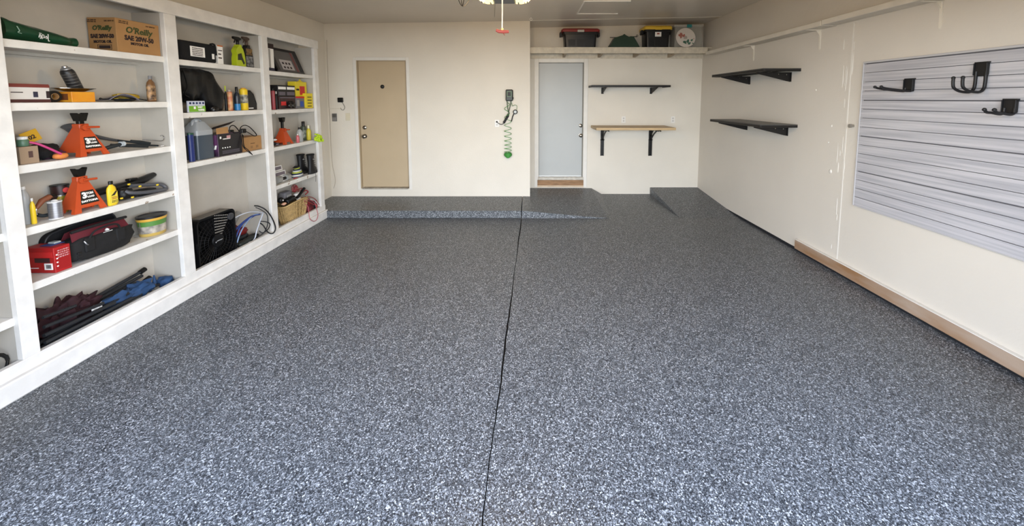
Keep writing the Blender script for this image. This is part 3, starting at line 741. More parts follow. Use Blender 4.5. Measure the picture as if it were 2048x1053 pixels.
#PART4
# ------------------------------------------------------------------ things on the left shelves
# local frame of every thing here: x towards the far end of the shelf, y into the shelf, front face at y = 0
EPS = .0012
def spot(px, sh, X=-3.0, dz=0.0):
    z = SHZ[sh] + EPS + dz
    Y = depth_at(px, X, z + .05)
    return (X, Y, z), F_PX / (Y * CT) * math.sqrt(1 + (X / Y) ** 2)
def front(px0, px1, sh, X=-2.93, dz=0.0):
    z = SHZ[sh] + EPS + dz
    a, c = depth_at(px0, X, z + .05), depth_at(px1, X, z + .05)
    return (X, (a + c) / 2, z), c - a
def hgt(px, py, sh, X=-2.93, dz=0.0): return on_x(px, py, X)[2] - SHZ[sh] - EPS - dz
KRAFT = mat('kraft_cardboard', 'a27a4c', .8, var=.1, vscale=10)
KRAFTD = mat('dark_kraft', '8a6844', .8, var=.1, vscale=10)
INK = mat('dark_print', '2a1c1c', .7); WPAP = mat('white_paper', 'e6e4de', .7); MIDG = mat('grey_plastic', '6d6e70', .5)
BLKC = mat('black_cloth', '0e0e10', .9, var=.3, vscale=20, bump=.3, bscale=80)
YEL = mat('yellow_plastic', 'd9b923', .4); RED = mat('red_plastic', 'a5201e', .4); ORG = mat('orange_enamel', 'b9481f', .42, var=.1)
WPL = mat('white_plastic', 'cfcdc8', .35); GRYM = mat('brushed_metal', 'a5a5a6', .3, .8)
def R4(w, d, r=.01, n=3):
    o = []
    for cx_, cy_, s0 in ((w / 2 - r, d - r, 0), (-w / 2 + r, d - r, 90), (-w / 2 + r, r, 180), (w / 2 - r, r, 270)): o += arc(cx_, cy_, r, s0, s0 + 90, n)
    return o
def carton(name, label, cat, px0, px1, sh, py, d=.19, X=-2.935, m=None, dz=0.0, decals=(), rot=0, bev=.002, flaps=True, w=None, h=None, group=None):
    loc, W = front(px0, px1, sh, X, dz); W = w or W
    H = h or hgt((px0 + px1) / 2, py, sh, X, dz)
    t = thing(name, label, cat, loc, 90 + rot, group)
    B().box(-W / 2, W / 2, 0, d, 0, H, bev).build('carton', m or KRAFT, t)
    if flaps: B().box(-W / 2 + .002, W / 2 - .002, .003, d - .003, H, H + .0012).build('tape_strip', mat('flap_board', '96714a', .8), t) if False else None
    for k, (face, u0, u1, v0, v1, dm) in enumerate(decals):      # fractions of the face
        b = B()
        if face == 'f': b.box(-W / 2 + u0 * W, -W / 2 + u1 * W, -.0015 - .0003 * k, .0005, v0 * H, v1 * H)
        elif face == 's': b.box(-W / 2 - .0015 - .0003 * k, -W / 2 + .0005, d - u0 * d, d - u1 * d, v0 * H, v1 * H)
        else: b.box(-W / 2 + u0 * W, -W / 2 + u1 * W, v0 * d, v1 * d, H - .0005, H + .0012 + .0003 * k)
        b.build('printed_panel', dm, t)
    return t, W, H
def bottle(name, label, cat, pxc, sh, wpx, hpx_top, X=-2.98, body=None, cap=None, band=None, kind='bottle', flat=1.0, dz=0.0, pxt=None, rot=0, capfrac=.14, group=None, bandv=(.18, .72)):
    loc, s = spot(pxc, sh, X, dz); r = wpx / s / 2
    H = on_x(pxt or pxc, hpx_top, X)[2] - loc[2]
    t = thing(name, label, cat, loc, 90 + rot, group)
    hb = H * (1 - capfrac)
    if kind == 'can':
        B().lathe([(r * .94, 0), (r, .003), (r, hb * .95), (r * .92, hb * .98), (r * .55, hb)], 20, sy=flat).build('body', body, t, 40)
        B().lathe([(r * .6, hb), (r * .62, H - .003), (r * .55, H)], 16, sy=flat).build('cap', cap, t, 40)
    elif kind == 'tin':
        B().lathe([(r, 0), (r, H * .97)], 24, sy=flat).build('body', body, t, 40)
        B().lathe([(r * 1.03, H * .94), (r * 1.03, H), (r * .9, H), (r * .88, H * .985)], 24, sy=flat).build('lid', cap, t, 40)
    else:
        B().lathe([(r * .9, 0), (r, .006), (r, hb * .72), (r * .85, hb * .86), (r * .4, hb * .97), (r * .38, hb)], 20, sy=flat).build('body', body, t, 45)
        B().lathe([(r * .46, hb), (r * .46, H - .003), (r * .4, H)], 14, sy=max(flat, .7)).build('cap', cap, t, 40)
    if band:
        top = hb if kind == 'can' else hb * .72 if kind == 'bottle' else H * .9
        B().lathe([(r * 1.012, top * bandv[0]), (r * 1.012, top * bandv[1])], 20, sy=flat * 1.0).build('label_band', band, t, 40)
    return t, r, H
def cord(name, pts, r, m, parent, n=6, seg=6):
    return B().tube(smoothpath(pts, n), r, seg).build(name, m, parent, 60)
def to_local(t, p):
    a = t.rotation_euler[2]; d = Vector(p) - Vector(t.location)
    return Vector((d.x * math.cos(a) + d.y * math.sin(a), -d.x * math.sin(a) + d.y * math.cos(a), d.z))
def lx(t, px, py, X): return to_local(t, on_x(px, py, X))
def strokes(name, t, x0, x1, z0, z1, rows, y, m, M=None, side=False, seed=1):
    """rows of small unreadable print, as thin raised marks"""
    rnd = random.Random(seed); b = B(); hh = (z1 - z0) / rows
    for i in range(rows):
        u = x0
        while u < x1:
            w_ = rnd.uniform(.5, 1.3) * hh * .6
            e = min(x1, u + w_)
            if side: b.box(y - .0004, y + .0006, u, e, z0 + hh * i + hh * .2, z0 + hh * i + hh * .75)
            else: b.box(u, e, y - .0004, y + .0006, z0 + hh * i + hh * .2, z0 + hh * i + hh * .75, M=M)
            u = e + hh * .25
    o = b.build(name, m, t); o['kind'] = 'stuff'; return o
# ---- bay 1, top shelf
loc, W = front(8, 160, '1a', -2.98)
t = thing('green_bag', 'long green plastic bag with white lettering lying on a top shelf', 'bag', (loc[0] - .03, loc[1], loc[2]), 90)
GB = mat('green_film', '0b3f26', .3, var=.3, vscale=12, bump=.5, bscale=25, coat=.3)
b = B(); g = []
for i in range(19):
    u = i / 18; x = -W / 2 + u * W
    hh = .135 - .075 * u if u < .87 else .062 + (u - .87) * .06
    if u < .08: hh = .14
    dd = .075 if u < .85 else .05
    ring = []
    for k in range(16):
        a = 2 * PI * k / 16; n_ = 1 + .10 * noise.noise(Vector((x * 14, math.cos(a) * 1.5, math.sin(a) * 1.5)))
        ring.append(b.bm.verts.new((x, .03 + dd * math.cos(a) * n_, max(.001, hh / 2 + hh / 2 * math.sin(a) * n_))))
    g.append(ring)
for a_, c_ in zip(g, g[1:]):
    for k in range(16): b.bm.faces.new((a_[k], a_[(k + 1) % 16], c_[(k + 1) % 16], c_[k]))
b.bm.faces.new(g[0][::-1]); b.bm.faces.new(g[-1])
b.build('bag_body', GB, t, 60)
b = B().prism([(W / 2 - .05, .012), (W / 2 + .0, .0012), (W / 2 + .012, .058), (W / 2 - .05, .045)], .025, .030, 'y'); b.build('pinched_end', mat('light_green_film', '1c5c32', .35), t)
xq = -W / 2 + .38 * W
for pl_ in ([(0, .028), (.008, .055), (.012, .03), (.006, .02)], [(.018, .02), (.02, .05), (.03, .05), (.03, .03), (.02, .03)], [(.036, .03), (.044, .045), (.048, .03), (.04, .025)], [(.056, .062), (.054, .012), (.062, .012)], [(.004, .062), (.018, .060)]):
    cord('script_stroke', [(xq + u * .8, -.0475, v * .8 + .012) for u, v in pl_], .0022, WPL, t, 4, 5)
cord('script_stroke', [(xq - .09, -.044, .085), (xq - .082, -.046, .06), (xq - .09, -.047, .05), (xq - .075, -.047, .045)], .0022, mat('faded_print', '8fa99a', .5), t, 4, 5)
t, W, H = carton('cardboard_box', 'brown motor oil carton on the top shelf of the nearest bay', 'box', 241, 326, '1a', 38, d=.2, X=-2.925, h=.238)
for k, (xx, rot_, wd, oy) in enumerate(((0, (90, 0, 0), W, -.0016), (-W / 2 - .0016, (90, 0, -90), .2, .1))):
    p_ = (lambda u, z: (u, oy, z)) if k == 0 else (lambda u, z: (xx, .1 - u, z))
    sc_ = 1.0 if k == 0 else .72
    text('oil_grade_print', 'SAE 20W-50', .047 * (1 if k == 0 else .8), p_(0.0, H * .45), INK, t, rot=rot_, sx=.83, bold=.0022)
    text('oil_type_print', 'MOTOR OIL', .026, p_(.0, H * .29), INK, t, rot=rot_, sx=.9, bold=.0013)
    g = text('script_print', "O'Reilly", .062 * sc_, p_(0, H * .69), mat('olive_print', '3a4520', .7), t, rot=rot_, sx=.95, bold=.0018, shear=.2)
    text('small_print', 'SAE 20W-50', .013, p_(wd * .28, H * .9), INK, t, rot=rot_)
    text('small_print', 'SAE 20W-50\nMOTOR OIL', .012, p_(-wd * .33, H * .9), INK, t, rot=rot_)
b = B()
for z0_, z1_ in ((H * .06, H * .07), (H * .20, H * .21)): b.box(-W / 2 - .0016, -W / 2, .04, .14, z0_, z1_)
for y0_ in (.04, .137): b.box(-W / 2 - .0016, -W / 2, y0_, y0_ + .003, H * .06, H * .21)
b.box(-W / 2 - .0014, -W / 2, .05, .13, H * .09, H * .18); b.build('print_frame', INK, t)
# ---- bay 1, second shelf
t, W, H = carton('packing_box', 'white box with dark red edges at the near end of the second shelf', 'box', 18, 100, '1b', 170, d=.12, X=-2.93, m=mat('white_carton', 'c9c4bd', .6), decals=(('f', 0, 1, .86, 1.0, mat('maroon_print', '6e2f27', .6)), ('f', 0, 1, 0, .18, mat('dark_maroon', '43221f', .6)), ('f', .04, .32, .55, .6, INK), ('f', .57, .68, .3, .62, mat('navy_print', '2b2b3c', .6)), ('f', .9, .98, .25, .66, INK)))
B().box(-W / 2, W / 2, .001, .118, H + .0002, H + .006, .001).build('lid_edge', mat('maroon_print', '6e2f27'), t)
loc, s = spot(106, '1b', -2.98)
t = thing('tape_roll', 'roll of black tape standing between the white box and the yellow box', 'tape', loc, 90)
Mx = Matrix.Translation((0, 0, .036)) @ Matrix.Rotation(PI / 2, 4, 'X')
B().lathe([(.020, -.012), (.035, -.012), (.035, .012), (.020, .012), (.020, -.012)], 24, M=Mx, cap=False).build('tape', BLACKP, t, 40)
B().lathe([(.018, -.0125), (.020, -.0125), (.020, .0125), (.018, .0125), (.018, -.0125)], 20, M=Mx, cap=False).build('core', KRAFT, t, 40)
YBOX = mat('yellow_carton', 'dba421', .55, col2='c97a1c', vscale=5)
t, W, H = carton('yellow_box', 'flat yellow-orange box under the metal dish on the second shelf', 'box', 143, 190, '1b', 184, d=.12, X=-2.93, m=YBOX, decals=(('s', .15, .8, .2, .8, mat('brown_print', '6a3b1b', .6)),))
DZ = H + .002
loc, s = spot(148, '1b', -2.985, DZ)
t = thing('metal_dish', 'shallow shiny metal dish resting on the flat yellow box', 'dish', loc, 90)
B().lathe([(.045, 0), (.052, .001), (.095, .016), (.110, .020), (.110, .022), (.093, .018), (.05, .004), (.0, .003)], 32, sx=1, sy=.62).build('dish', mat('polished_metal', '8f8c88', .18, 1.0), t, 50)
t = thing('spray_can', 'black spray can with a silver cap leaning in the metal dish', 'can', (loc[0], loc[1] + .012, loc[2] + .013), 90, ry=0)
Mt = Matrix.Rotation(math.radians(-20), 4, 'Y')
B().lathe([(.030, 0), (.033, .004), (.033, .115), (.030, .128), (.024, .136)], 20, M=Mt).build('body', mat('black_ribbed_can', '211f1f', .4), t, 40)
B().lathe([(.024, .136), (.024, .142), (.014, .150), (.013, .158)], 16, M=Mt).build('cap', GRYM, t, 40)
for z in (.03, .05, .07, .09, .105): B().lathe([(.0336, z), (.0336, z + .006)], 20, M=Mt).build('rib', mat('dark_grey_rib', '45423f', .4), t, 40)
loc, W = front(203, 298, '1b', -2.95)
t = thing('work_pouch', 'flat grey and yellow work glove pouch on the second shelf beside the bronze bottle', 'pouch', loc, 90)
b = B(); g = [[((-W / 2 + W * .18) + u * W * .62 / 8, .01 + v * .12 / 4, .006 + .05 * math.sin(PI * min(1, (u + .6) / 9)) * (1 - .2 * v) + .004 * noise.noise(Vector((u, v, 1)))) for v in range(5)] for u in range(9)]
b.sheet(g, .006); b.build('pouch_body', mat('grey_violet_cloth', '77737c', .8, var=.3, vscale=18), t, 60)
b = B().blob((W * .18, .07, .032), (W * .5, .07, .060), 8, 2.6, .3, 3, 2, flat_bottom=.002); b.build('yellow_panel', mat('dull_yellow', 'b89a2b', .6), t, 60)
b = B().blob((W * .05, .03, .014), (W * .45, .05, .022), 8, 2.6, .3, 3, 5, flat_bottom=.002); b.build('black_flap', BLKC, t, 60)
cord('strap', [(-W / 2, .01, .022), (-W * .38, .012, .018), (-W * .25, .02, .028), (0, .03, .035), (W * .2, .02, .026), (W * .48, .015, .01)], .004, BLACKP, t)
B().blob((-W / 2, .01, .022), (.014, .014, .016), 6, 2).build('toggle', BLACKP, t, 60)
bottle('treatment_bottle', 'bronze bottle with a grey cap by the upright on the second shelf', 'bottle', 303, '1b', 22, 152, X=-2.97, body=mat('bronze_plastic', '6a4a2c', .35), cap=MIDG, band=mat('bronze_label', 'b08a5e', .5, col2='3a2a20', vscale=30), flat=.7, bandv=(.1, 1.0))
# ---- bay 1, third shelf
t, W, H = carton('small_carton', 'small brown carton with a dark square label at the near end of the third shelf', 'box', 40, 78, '1c', 293, d=.10, X=-2.935, m=mat('dusty_kraft', '8f7a63', .8), decals=(('f', .45, .67, .35, .72, mat('brown_stamp', '4a3530', .7)),))
loc, s = spot(44, '1c', -2.97, H + .001)
t = thing('jar', 'small green and white jar standing on the small brown carton', 'jar', loc, 90)
B().lathe([(.022, 0), (.024, .004), (.024, .035), (.02, .04)], 16).build('body', mat('dull_green_glass', '4b6a55', .4), t, 40); B().lathe([(.021, .04), (.021, .055), (.018, .057)], 16).build('lid', WPL, t, 40)
loc, s = spot(56, '1c', -3.03, H + .001)
t = thing('price_tag', 'yellow square tag with a dark number propped behind the small brown carton', 'tag', loc, 90)
Mt = Matrix.Translation((.012, 0, .048)) @ Matrix.Rotation(math.radians(-22), 4, 'Y')
B().box(-.042, .042, -.0015, .0015, -.036, .036, .001, M=Mt).build('card', mat('ochre_card', 'b98f1c', .6), t)
text('tag_print', '02', .034, (.016, -.0026, .044), INK, t, rot=(90, -22, 0), bold=.001)
B().prism([(-.03, .0), (-.022, .0), (-.012, .02), (-.018, .022)], -.001, .001, 'y').build('tag_stub', mat('ochre_card', 'b98f1c'), t)
t = thing('ice_scraper', 'pink handled scraper with an orange head lying across the third shelf', 'scraper', spot(95, '1c', -2.93)[0], 90)
PK = mat('magenta_plastic', 'b23b6e', .4)
pp = [lx(t, 52, 284, -2.97), lx(t, 75, 288, -2.95), lx(t, 100, 298, -2.935), lx(t, 122, 308, -2.925)]
B().tube(smoothpath(pp, 4), .012, 10, flat=.6).build('handle', PK, t, 60)
c = lx(t, 125, 303, -2.93); B().blob((c[0], .015, .022), (.07, .05, .038), 8, 2.4, .1, 2).build('head', mat('orange_foam', 'c9793a', .7), t, 60)
t = thing('dark_glove', 'crumpled black and plum glove behind the pink scraper', 'glove', (-3.06, depth_at(86, -3.06, 1.35), SHZ['1c'] + EPS), 90)
B().blob((0, 0, .045), (.13, .12, .10), 12, 2.4, .45, 2.2, 4, flat_bottom=.001).build('glove_body', BLKC, t, 60)
B().blob((.02, -.02, .025), (.13, .06, .05), 10, 2.4, .35, 2.5, 9, flat_bottom=.001).build('cuff', mat('plum_cloth', '4a2440', .8), t, 60)
def jack_stand(label, pxl, pxr, sh, py_saddle, X, decal=True, turn=0, k=None, dk=1.0):
    loc, W = front(pxl, pxr, sh, X); W = k or W
    t = thing('jack_stand', label, 'jack stand', (loc[0], loc[1], loc[2]), 90 + turn)
    t.scale = (1, dk, 1)
    S = W; H0 = 1.26 * S; wt = .16 * S; wb = S / 2
    yc = S * .5; zt = H0 * .86; z0 = .16 * S
    def sqr(h_): return [(-h_, yc - h_), (h_, yc - h_), (h_, yc + h_), (-h_, yc + h_)]
    B().prism(sqr(wb * .90), z0, zt, 'z', taper=sqr(wt)).build('pyramid_base', ORG, t)
    for sx in (-1, 1):
        for sy in (-1, 1):
            a0 = wb * .90
            f1 = [(sx * a0, yc + sy * a0), (sx * a0 * .58, yc + sy * a0), (sx * a0 * .58, yc + sy * a0 * .86), (sx * a0 * .86, yc + sy * a0 * .86), (sx * a0 * .86, yc + sy * a0 * .58), (sx * a0, yc + sy * a0 * .58)]
            f0 = [(x * 1.11, yc + (y - yc) * 1.11) for x, y in f1]
            B().prism(f0, .0, z0 + .001, 'z', taper=f1).build('foot', ORG, t)
    B().box(-wt * 1.02, wt * 1.02, yc - wt * 1.02, yc + wt * 1.02, zt - .004, zt + .17 * S, .004).build('collar', ORG, t)
    Hs = hgt((pxl + pxr) / 2, py_saddle, sh, X - S * .5)
    B().box(-wt * .55, wt * .55, yc - wt * .5, yc + wt * .5, zt + .1 * S, Hs - .03, .003).build('ratchet_bar', BLACKM, t)
    b = B().prism([(-wt * .6, Hs - .055), (wt * .6, Hs - .055), (wt * 1.15, Hs - .005), (wt * 1.1, Hs), (wt * .5, Hs - .010), (-wt * .5, Hs - .010), (-wt * 1.1, Hs), (-wt * 1.15, Hs - .005)], yc - wt * .9, yc + wt * .9, 'y')
    b.build('saddle', BLACKM, t)
    yf = yc - wt * 1.02
    b = B().cyl((-wt * .3, yf, zt + .03 * S), (-wt * .3, yf - .02, zt + .03 * S), .02, 12); b.build('pivot', ORG, t, 40)
    B().tube([(-wt * .3, yf - .022, zt + .03 * S), (wt * .6, yf - .024, zt + .035 * S), (wt * 2.3, yf - .024, zt + .02 * S)], .0075, 8).build('lever', ORG, t, 60)
    B().lathe([(.006, 0), (.006, .001)], 10, M=Matrix.Translation((wt * .3, yf - .0005, zt + .11 * S)) @ Matrix.Rotation(PI / 2, 4, 'X')).build('pin_hole', GROOVE, t)
    if decal:
        sl = math.atan2(wb * .9 - wt, zt - z0)
        Mf = Matrix.Translation((0, yc - wb * .9, z0)) @ Matrix.Rotation(-sl, 4, 'X')
        Lf = (zt - z0) / math.cos(sl)
        q = [(-.25 * S, Lf * .12), (.31 * S, Lf * .12), (.22 * S, Lf * .62), (-.16 * S, Lf * .62)]
        b = B().prism(q, -.0015, .0005, 'y', M=Mf); dl = b.build('decal', mat('black_sticker', '15130f', .5), t)
        def onface(u, v, txt, size, bold=.0008, sx=1):
            P_ = Mf @ Vector((u, -.0022, v))
            text('decal_print', txt, size, P_, WPAP, t, rot=(90 - math.degrees(sl) * 1.0, 0, 0), bold=bold, sx=sx)
        onface(-.08 * S, Lf * .44, '3', .29 * S, .003); onface(.09 * S, Lf * .50, 'TON', .12 * S, .001, .8); onface(.10 * S, Lf * .37, 'LOAD', .085 * S, .0008, .9)
        onface(.03 * S, Lf * .22, 'DAYTONA', .095 * S, .001, 1.05)
    return t
jack_stand('orange jack stand on the third shelf beside the pink scraper', 160, 219, '1c', 225, -2.928)
t = thing('blower_nozzle', 'long grey plastic nozzle with a rounded mouth lying behind the orange jack stand', 'nozzle', (-3.06, depth_at(195, -3.06, 1.35), SHZ['1c'] + EPS), 90)
pts = [lx(t, 136, 252, -3.07), lx(t, 150, 264, -3.07), lx(t, 185, 272, -3.06), lx(t, 225, 280, -3.05), lx(t, 268, 285, -3.04)]
pts = smoothpath(pts, 4); n = len(pts)
B().tube(pts, [.042 - .032 * (i / (n - 1)) ** .55 for i in range(n)], 14, flat=.7).build('nozzle_body', mat('dark_grey_plastic', '414244', .45), t, 60)
t = thing('bar_clamp', 'black bar clamps with a grey collar piled on the third shelf beside the jack stand', 'clamp', (-3.0, depth_at(262, -3.0, 1.3), SHZ['1c'] + EPS), 90)
BT = mat('blue_black_tool', '1b2124', .4)
for a_, c_, r_ in (((208, 298), (245, 288), .013), ((222, 290), (316, 293), .009), ((240, 292), (296, 298), .010), ((236, 281), (300, 290), .007), ((262, 283), (300, 287), .012)):
    p0, p1 = lx(t, a_[0], a_[1], -2.97), lx(t, c_[0], c_[1], -2.95); p0.z = max(p0.z, r_); p1.z = max(p1.z, r_)
    B().tube([p0, (p0 + p1) / 2 + Vector((0, 0, .002)), p1], [r_, r_ * 1.1, r_ * .8], 10).build('clamp_bar', BT, t, 60)
c = lx(t, 244, 288, -2.955); c.z = max(c.z, .018)
B().lathe([(.012, -.014), (.018, -.012), (.018, -.003), (.014, 0), (.018, .003), (.018, .012), (.012, .014)], 14, M=Matrix.Translation(c) @ Matrix.Rotation(PI / 2, 4, 'Y')).build('grey_collar', mat('pale_collar', 'a7aeb0', .4), t, 40)
t = thing('wire_hook', 'thin bent chrome wire hook at the far end of the third shelf', 'hook', (-2.96, depth_at(310, -2.96, 1.3), SHZ['1c'] + EPS), 90)
CH = mat('chrome_wire', 'b9babb', .2, 1)
cord('wire', [lx(t, 285, 280, -3.05), lx(t, 305, 281, -3.0), lx(t, 324, 282, -2.95), lx(t, 328, 276, -2.95), lx(t, 325, 271, -2.95), lx(t, 321, 272, -2.95)], .003, CH, t)
t = thing('bolt_set', 'few small white screws lying at the far end of the third shelf', 'screws', (-2.94, depth_at(338, -2.94, 1.3), SHZ['1c'] + EPS), 90)
for dx, a_ in ((-.03, .2), (0, -.3), (.02, .5)): B().cyl((dx, .01, .0035), (dx + .022 * math.cos(a_), .01 + .022 * math.sin(a_), .0035), .0032, 8).build('screw', WPL, t, 40)
# ---- bay 1, fourth shelf
CLJ = mat('cloudy_jug', 'a9abab', .3, alpha=.8)
bottle('clear_jug', 'cloudy grey plastic jug at the near end of the fourth shelf', 'jug', 52, '1d', 26, 372, X=-3.0, body=CLJ, cap=WPL, capfrac=.08)
bottle('yellow_bottle', 'slim yellow bottle beside the cloudy jug on the fourth shelf', 'bottle', 67, '1d', 13, 396, X=-2.96, body=YEL, cap=WPL, capfrac=.12)
t = thing('caulking_gun', 'brown and black gun-shaped clamp tool behind the silver can', 'tool', (-3.03, depth_at(84, -3.03, 1.0), SHZ['1d'] + EPS), 90)
p0, p1, p2 = lx(t, 72, 418, -2.98), lx(t, 84, 402, -2.98), lx(t, 100, 394, -2.98)
B().tube([p0, p1, p2], [.010, .016, .018], 10).build('barrel', mat('rusty_brown', '6b3a22', .5), t, 60)
B().tube([lx(t, 96, 396, -2.98), lx(t, 108, 394, -2.99)], .019, 10).build('head', BLACKP, t, 60)
B().tube(smoothpath([lx(t, 74, 430, -2.98), lx(t, 85, 432, -2.98), lx(t, 98, 430, -2.98)]), .011, 8).build('grip', BT, t, 60)
B().tube(smoothpath([p0, lx(t, 71, 424, -2.98), lx(t, 74, 430, -2.98)]), .005, 6).build('trigger', GRYM, t, 60)
t, r_, H = bottle('silver_can', 'silver ribbed can with a white rim at the front of the fourth shelf', 'can', 111, '1d', 33, 402, X=-2.955, body=mat('silver_ribbed', '97979b', .3, .7), cap=WPL, kind='tin')
for k in range(4): B().lathe([(r_ * 1.02, H * (.25 + .13 * k)), (r_ * 1.02, H * (.28 + .13 * k))], 20).build('rib', GRYM, t, 40)
B().lathe([(r_ * .55, H), (r_ * .5, H * 1.03), (r_ * .2, H * 1.09)], 16).build('nozzle_cap', WPL, t, 40)
B().lathe([(r_ * 1.03, 0.0005), (r_ * 1.03, H * .06)], 20).build('foot_rim', WPL, t, 40)
t, r_, H = bottle('yellow_can', 'mustard yellow can with a darker band behind the silver can', 'can', 121, '1d', 33, 389, X=-3.088, body=mat('mustard_can', '9a8a2a', .4), cap=GRYM, kind='tin', band=mat('mustard_label', '7c6f24', .5, col2='a89a3c', vscale=40))
loc, s = spot(119, '1d', -3.085, H + .002)
t = thing('small_tin', 'dark tin with a round red emblem stacked on the mustard yellow can', 'tin', loc, 90)
hh = .062; B().lathe([(.040, 0), (.040, hh)], 22).build('body', mat('maroon_black_tin', '2a1514', .4), t, 40)
B().lathe([(.042, hh - .006), (.042, hh + .002), (.036, hh + .002)], 22).build('lid', BLACKP, t, 40)
B().lathe([(.017, 0), (.017, .003)], 16, M=Matrix.Translation((.0, -.0385, .028)) @ Matrix.Rotation(PI / 2, 4, 'X')).build('round_emblem', mat('pinkish_red', 'c2423f', .5), t)
jack_stand('orange jack stand on the fourth shelf between the cans and the yellow bottle', 152, 210, '1d', 331, -2.928, k=.185, dk=.62)
t, r_, H = bottle('fuel_additive', 'yellow flat bottle with a black cap in front of the black blower tube', 'bottle', 224, '1d', 26, 362, X=-2.935, body=YEL, cap=BLACKP, flat=.55)
yl = -.55 * r_ - .001
B().box(-r_ * .75, r_ * .75, yl - .0015, yl + .003, H * .08, H * .58, .001).build('front_label', mat('yellow_label', 'd8c23a', .5), t)
B().prism([(-r_ * .7, H * .40), (r_ * .3, H * .58), (r_ * .7, H * .58), (r_ * .1, H * .42)], yl - .0025, yl - .001, 'y').build('label_swoosh', INK, t)
strokes('label_print', t, -r_ * .6, r_ * .6, H * .25, H * .37, 2, yl - .0018, mat('label_red', '8c3b30')); strokes('label_print', t, -r_ * .6, r_ * .6, H * .11, H * .22, 2, yl - .0018, INK, seed=2)
t = thing('blower_tube', 'long black leaf blower tube with an angled mouth on the fourth shelf', 'tube', (-3.06, depth_at(250, -3.06, 1.0), SHZ['1d'] + EPS), 90)
pts = [lx(t, 180, 389, -3.05), lx(t, 215, 380, -3.05), lx(t, 255, 369, -3.06), lx(t, 285, 361, -3.06), lx(t, 312, 348, -3.06)]
B().tube(smoothpath(pts, 3), [.034] * 6 + [.030] * 3 + [.036, .034, .03, .022], 14, flat=.8).build('tube_body', mat('gloss_black', '151515', .3), t, 60)
c = lx(t, 268, 360, -3.05); B().box(c[0] - .03, c[0] + .03, c[1] - .02, c[1] + .02, c[2], c[2] + .016, .004).build('latch', BLACKP, t)
t = thing('leaf_blower', 'grey and black leaf blower body with yellow clips on the fourth shelf', 'leaf blower', (-2.99, depth_at(288, -2.99, 1.0), SHZ['1d'] + EPS), 90)
DG = mat('slate_grey_plastic', '4a4b4f', .45)
loop = [lx(t, 250, 383, -2.96), lx(t, 262, 386, -2.94), lx(t, 290, 385, -2.93), lx(t, 318, 381, -2.935), lx(t, 332, 378, -2.95), lx(t, 322, 369, -2.97), lx(t, 295, 370, -2.98), lx(t, 262, 372, -2.98)]
B().tube([p for p in smoothpath(loop, 4)], .0135, 10).build('handle_loop', DG, t, 60)
c = lx(t, 248, 382, -2.98); c.z = .045
B().blob((c[0], c[1] + .0, .05), (.10, .07, .085), 10, 2.6, .25, 2, 3, flat_bottom=.001).build('motor_housing', BLACKP, t, 60)
c = lx(t, 285, 396, -2.95); B().blob((c[0], .02, .026), (.30, .09, .045), 10, 3, .15, 2, 6, flat_bottom=.001).build('lower_housing', mat('gloss_black', '151515'), t, 60)
for px, py in ((255, 369), (277, 373), (312, 370), (262, 395), (240, 397)):
    c = lx(t, px, py, -2.945); B().box(c[0] - .008, c[0] + .008, c[1] - .016, c[1] - .006, max(.004, c[2] - .006), max(.012, c[2] + .006), .002).build('yellow_clip', YEL, t)
loc, W = front(300, 352, '1d', -2.95)
t = thing('pruning_blade', 'flat dark red handled tool at the far end of the fourth shelf', 'tool', loc, 90)
B().box(-W / 2, W * .1, .0, .03, .0, .004, .001).build('blade', GRYM, t); B().tube([(W * .08, .015, .008), (W * .3, .03, .010), (W / 2, .05, .009)], .007, 8).build('handle', mat('dark_red', '8c2626', .5), t, 60)
# ---- bay 1, fifth shelf
REDC = mat('red_carton', 'a51b1c', .5, var=.12, vscale=6)
t, W, H = carton('red_box', 'red retail box with a barcode sticker at the near end of the fifth shelf', 'box', 110, 143, '1e', 507, d=.185, X=-2.93, m=REDC, h=.158,
    decals=(('s', .08, .95, .62, .84, mat('bright_red', 'bb2424', .5)), ('s', .35, .85, .42, .60, mat('tool_print_dark', '3a2020', .6)), ('f', .1, .9, .1, .9, mat('deep_red', '921617', .5))))
b = B().box(-W / 2 - .0035, -W / 2, .014, .062, .022, .062); lb = b.build('barcode_sticker', WPAP, t)
b = B(); y = .020
for k in range(9):
    w_ = random.choice((.0012, .002, .0028)); b.box(-W / 2 - .0042, -W / 2 - .0034, y, y + w_, .030, .054); y += w_ + .0016
b.build('barcode_bars', INK, lb)
strokes('side_print', t, .10, .17, .028, .036, 1, -W / 2 - .0022, WPAP, side=True)
for k in range(4): B().lathe([(.0045, 0), (.0045, .002)], 10, M=Matrix.Translation((-W / 2 + .012, -.001, .04 + .024 * k)) @ Matrix.Rotation(PI / 2, 4, 'X')).build('round_icon', WPAP, t)
strokes('front_print', t, -W * .3, W * .38, H * .55, H * .9, 4, -.0022, mat('pinkish_print', 'b98a8a', .5))
loc, W2 = front(100, 128, '1e', -2.98, H + .001)
t = thing('blister_pack', 'blue and clear blister packet lying on the red retail box', 'packet', loc, 90)
B().box(-W2 / 2, W2 / 2, 0, .07, 0, .003, .001).build('card', mat('blue_card', '2f3f78', .5), t); B().box(-W2 * .1, W2 * .42, .012, .058, .003, .014, .004).build('blister', mat('pale_blister', '9fa8a8', .25), t)
t = thing('round_case', 'large black round-topped case standing behind the red tool bag', 'case', (-3.07, depth_at(172, -3.07, .75), SHZ['1e'] + EPS), 90)
Wc = depth_at(243, -3.08, .7) - depth_at(104, -3.08, .7)
zc_ = hgt(175, 440, '1e', -3.06)
pl = [(-Wc / 2, .0)] + [(-Wc / 2, zc_ * .45)] + arc(-Wc / 2 + .06, zc_ * .62, .06, 180, 110, 5) + arc(Wc / 2 - .09, zc_ * 1.08 - .09, .09, 95, 0, 7) + [(Wc / 2, 0)]
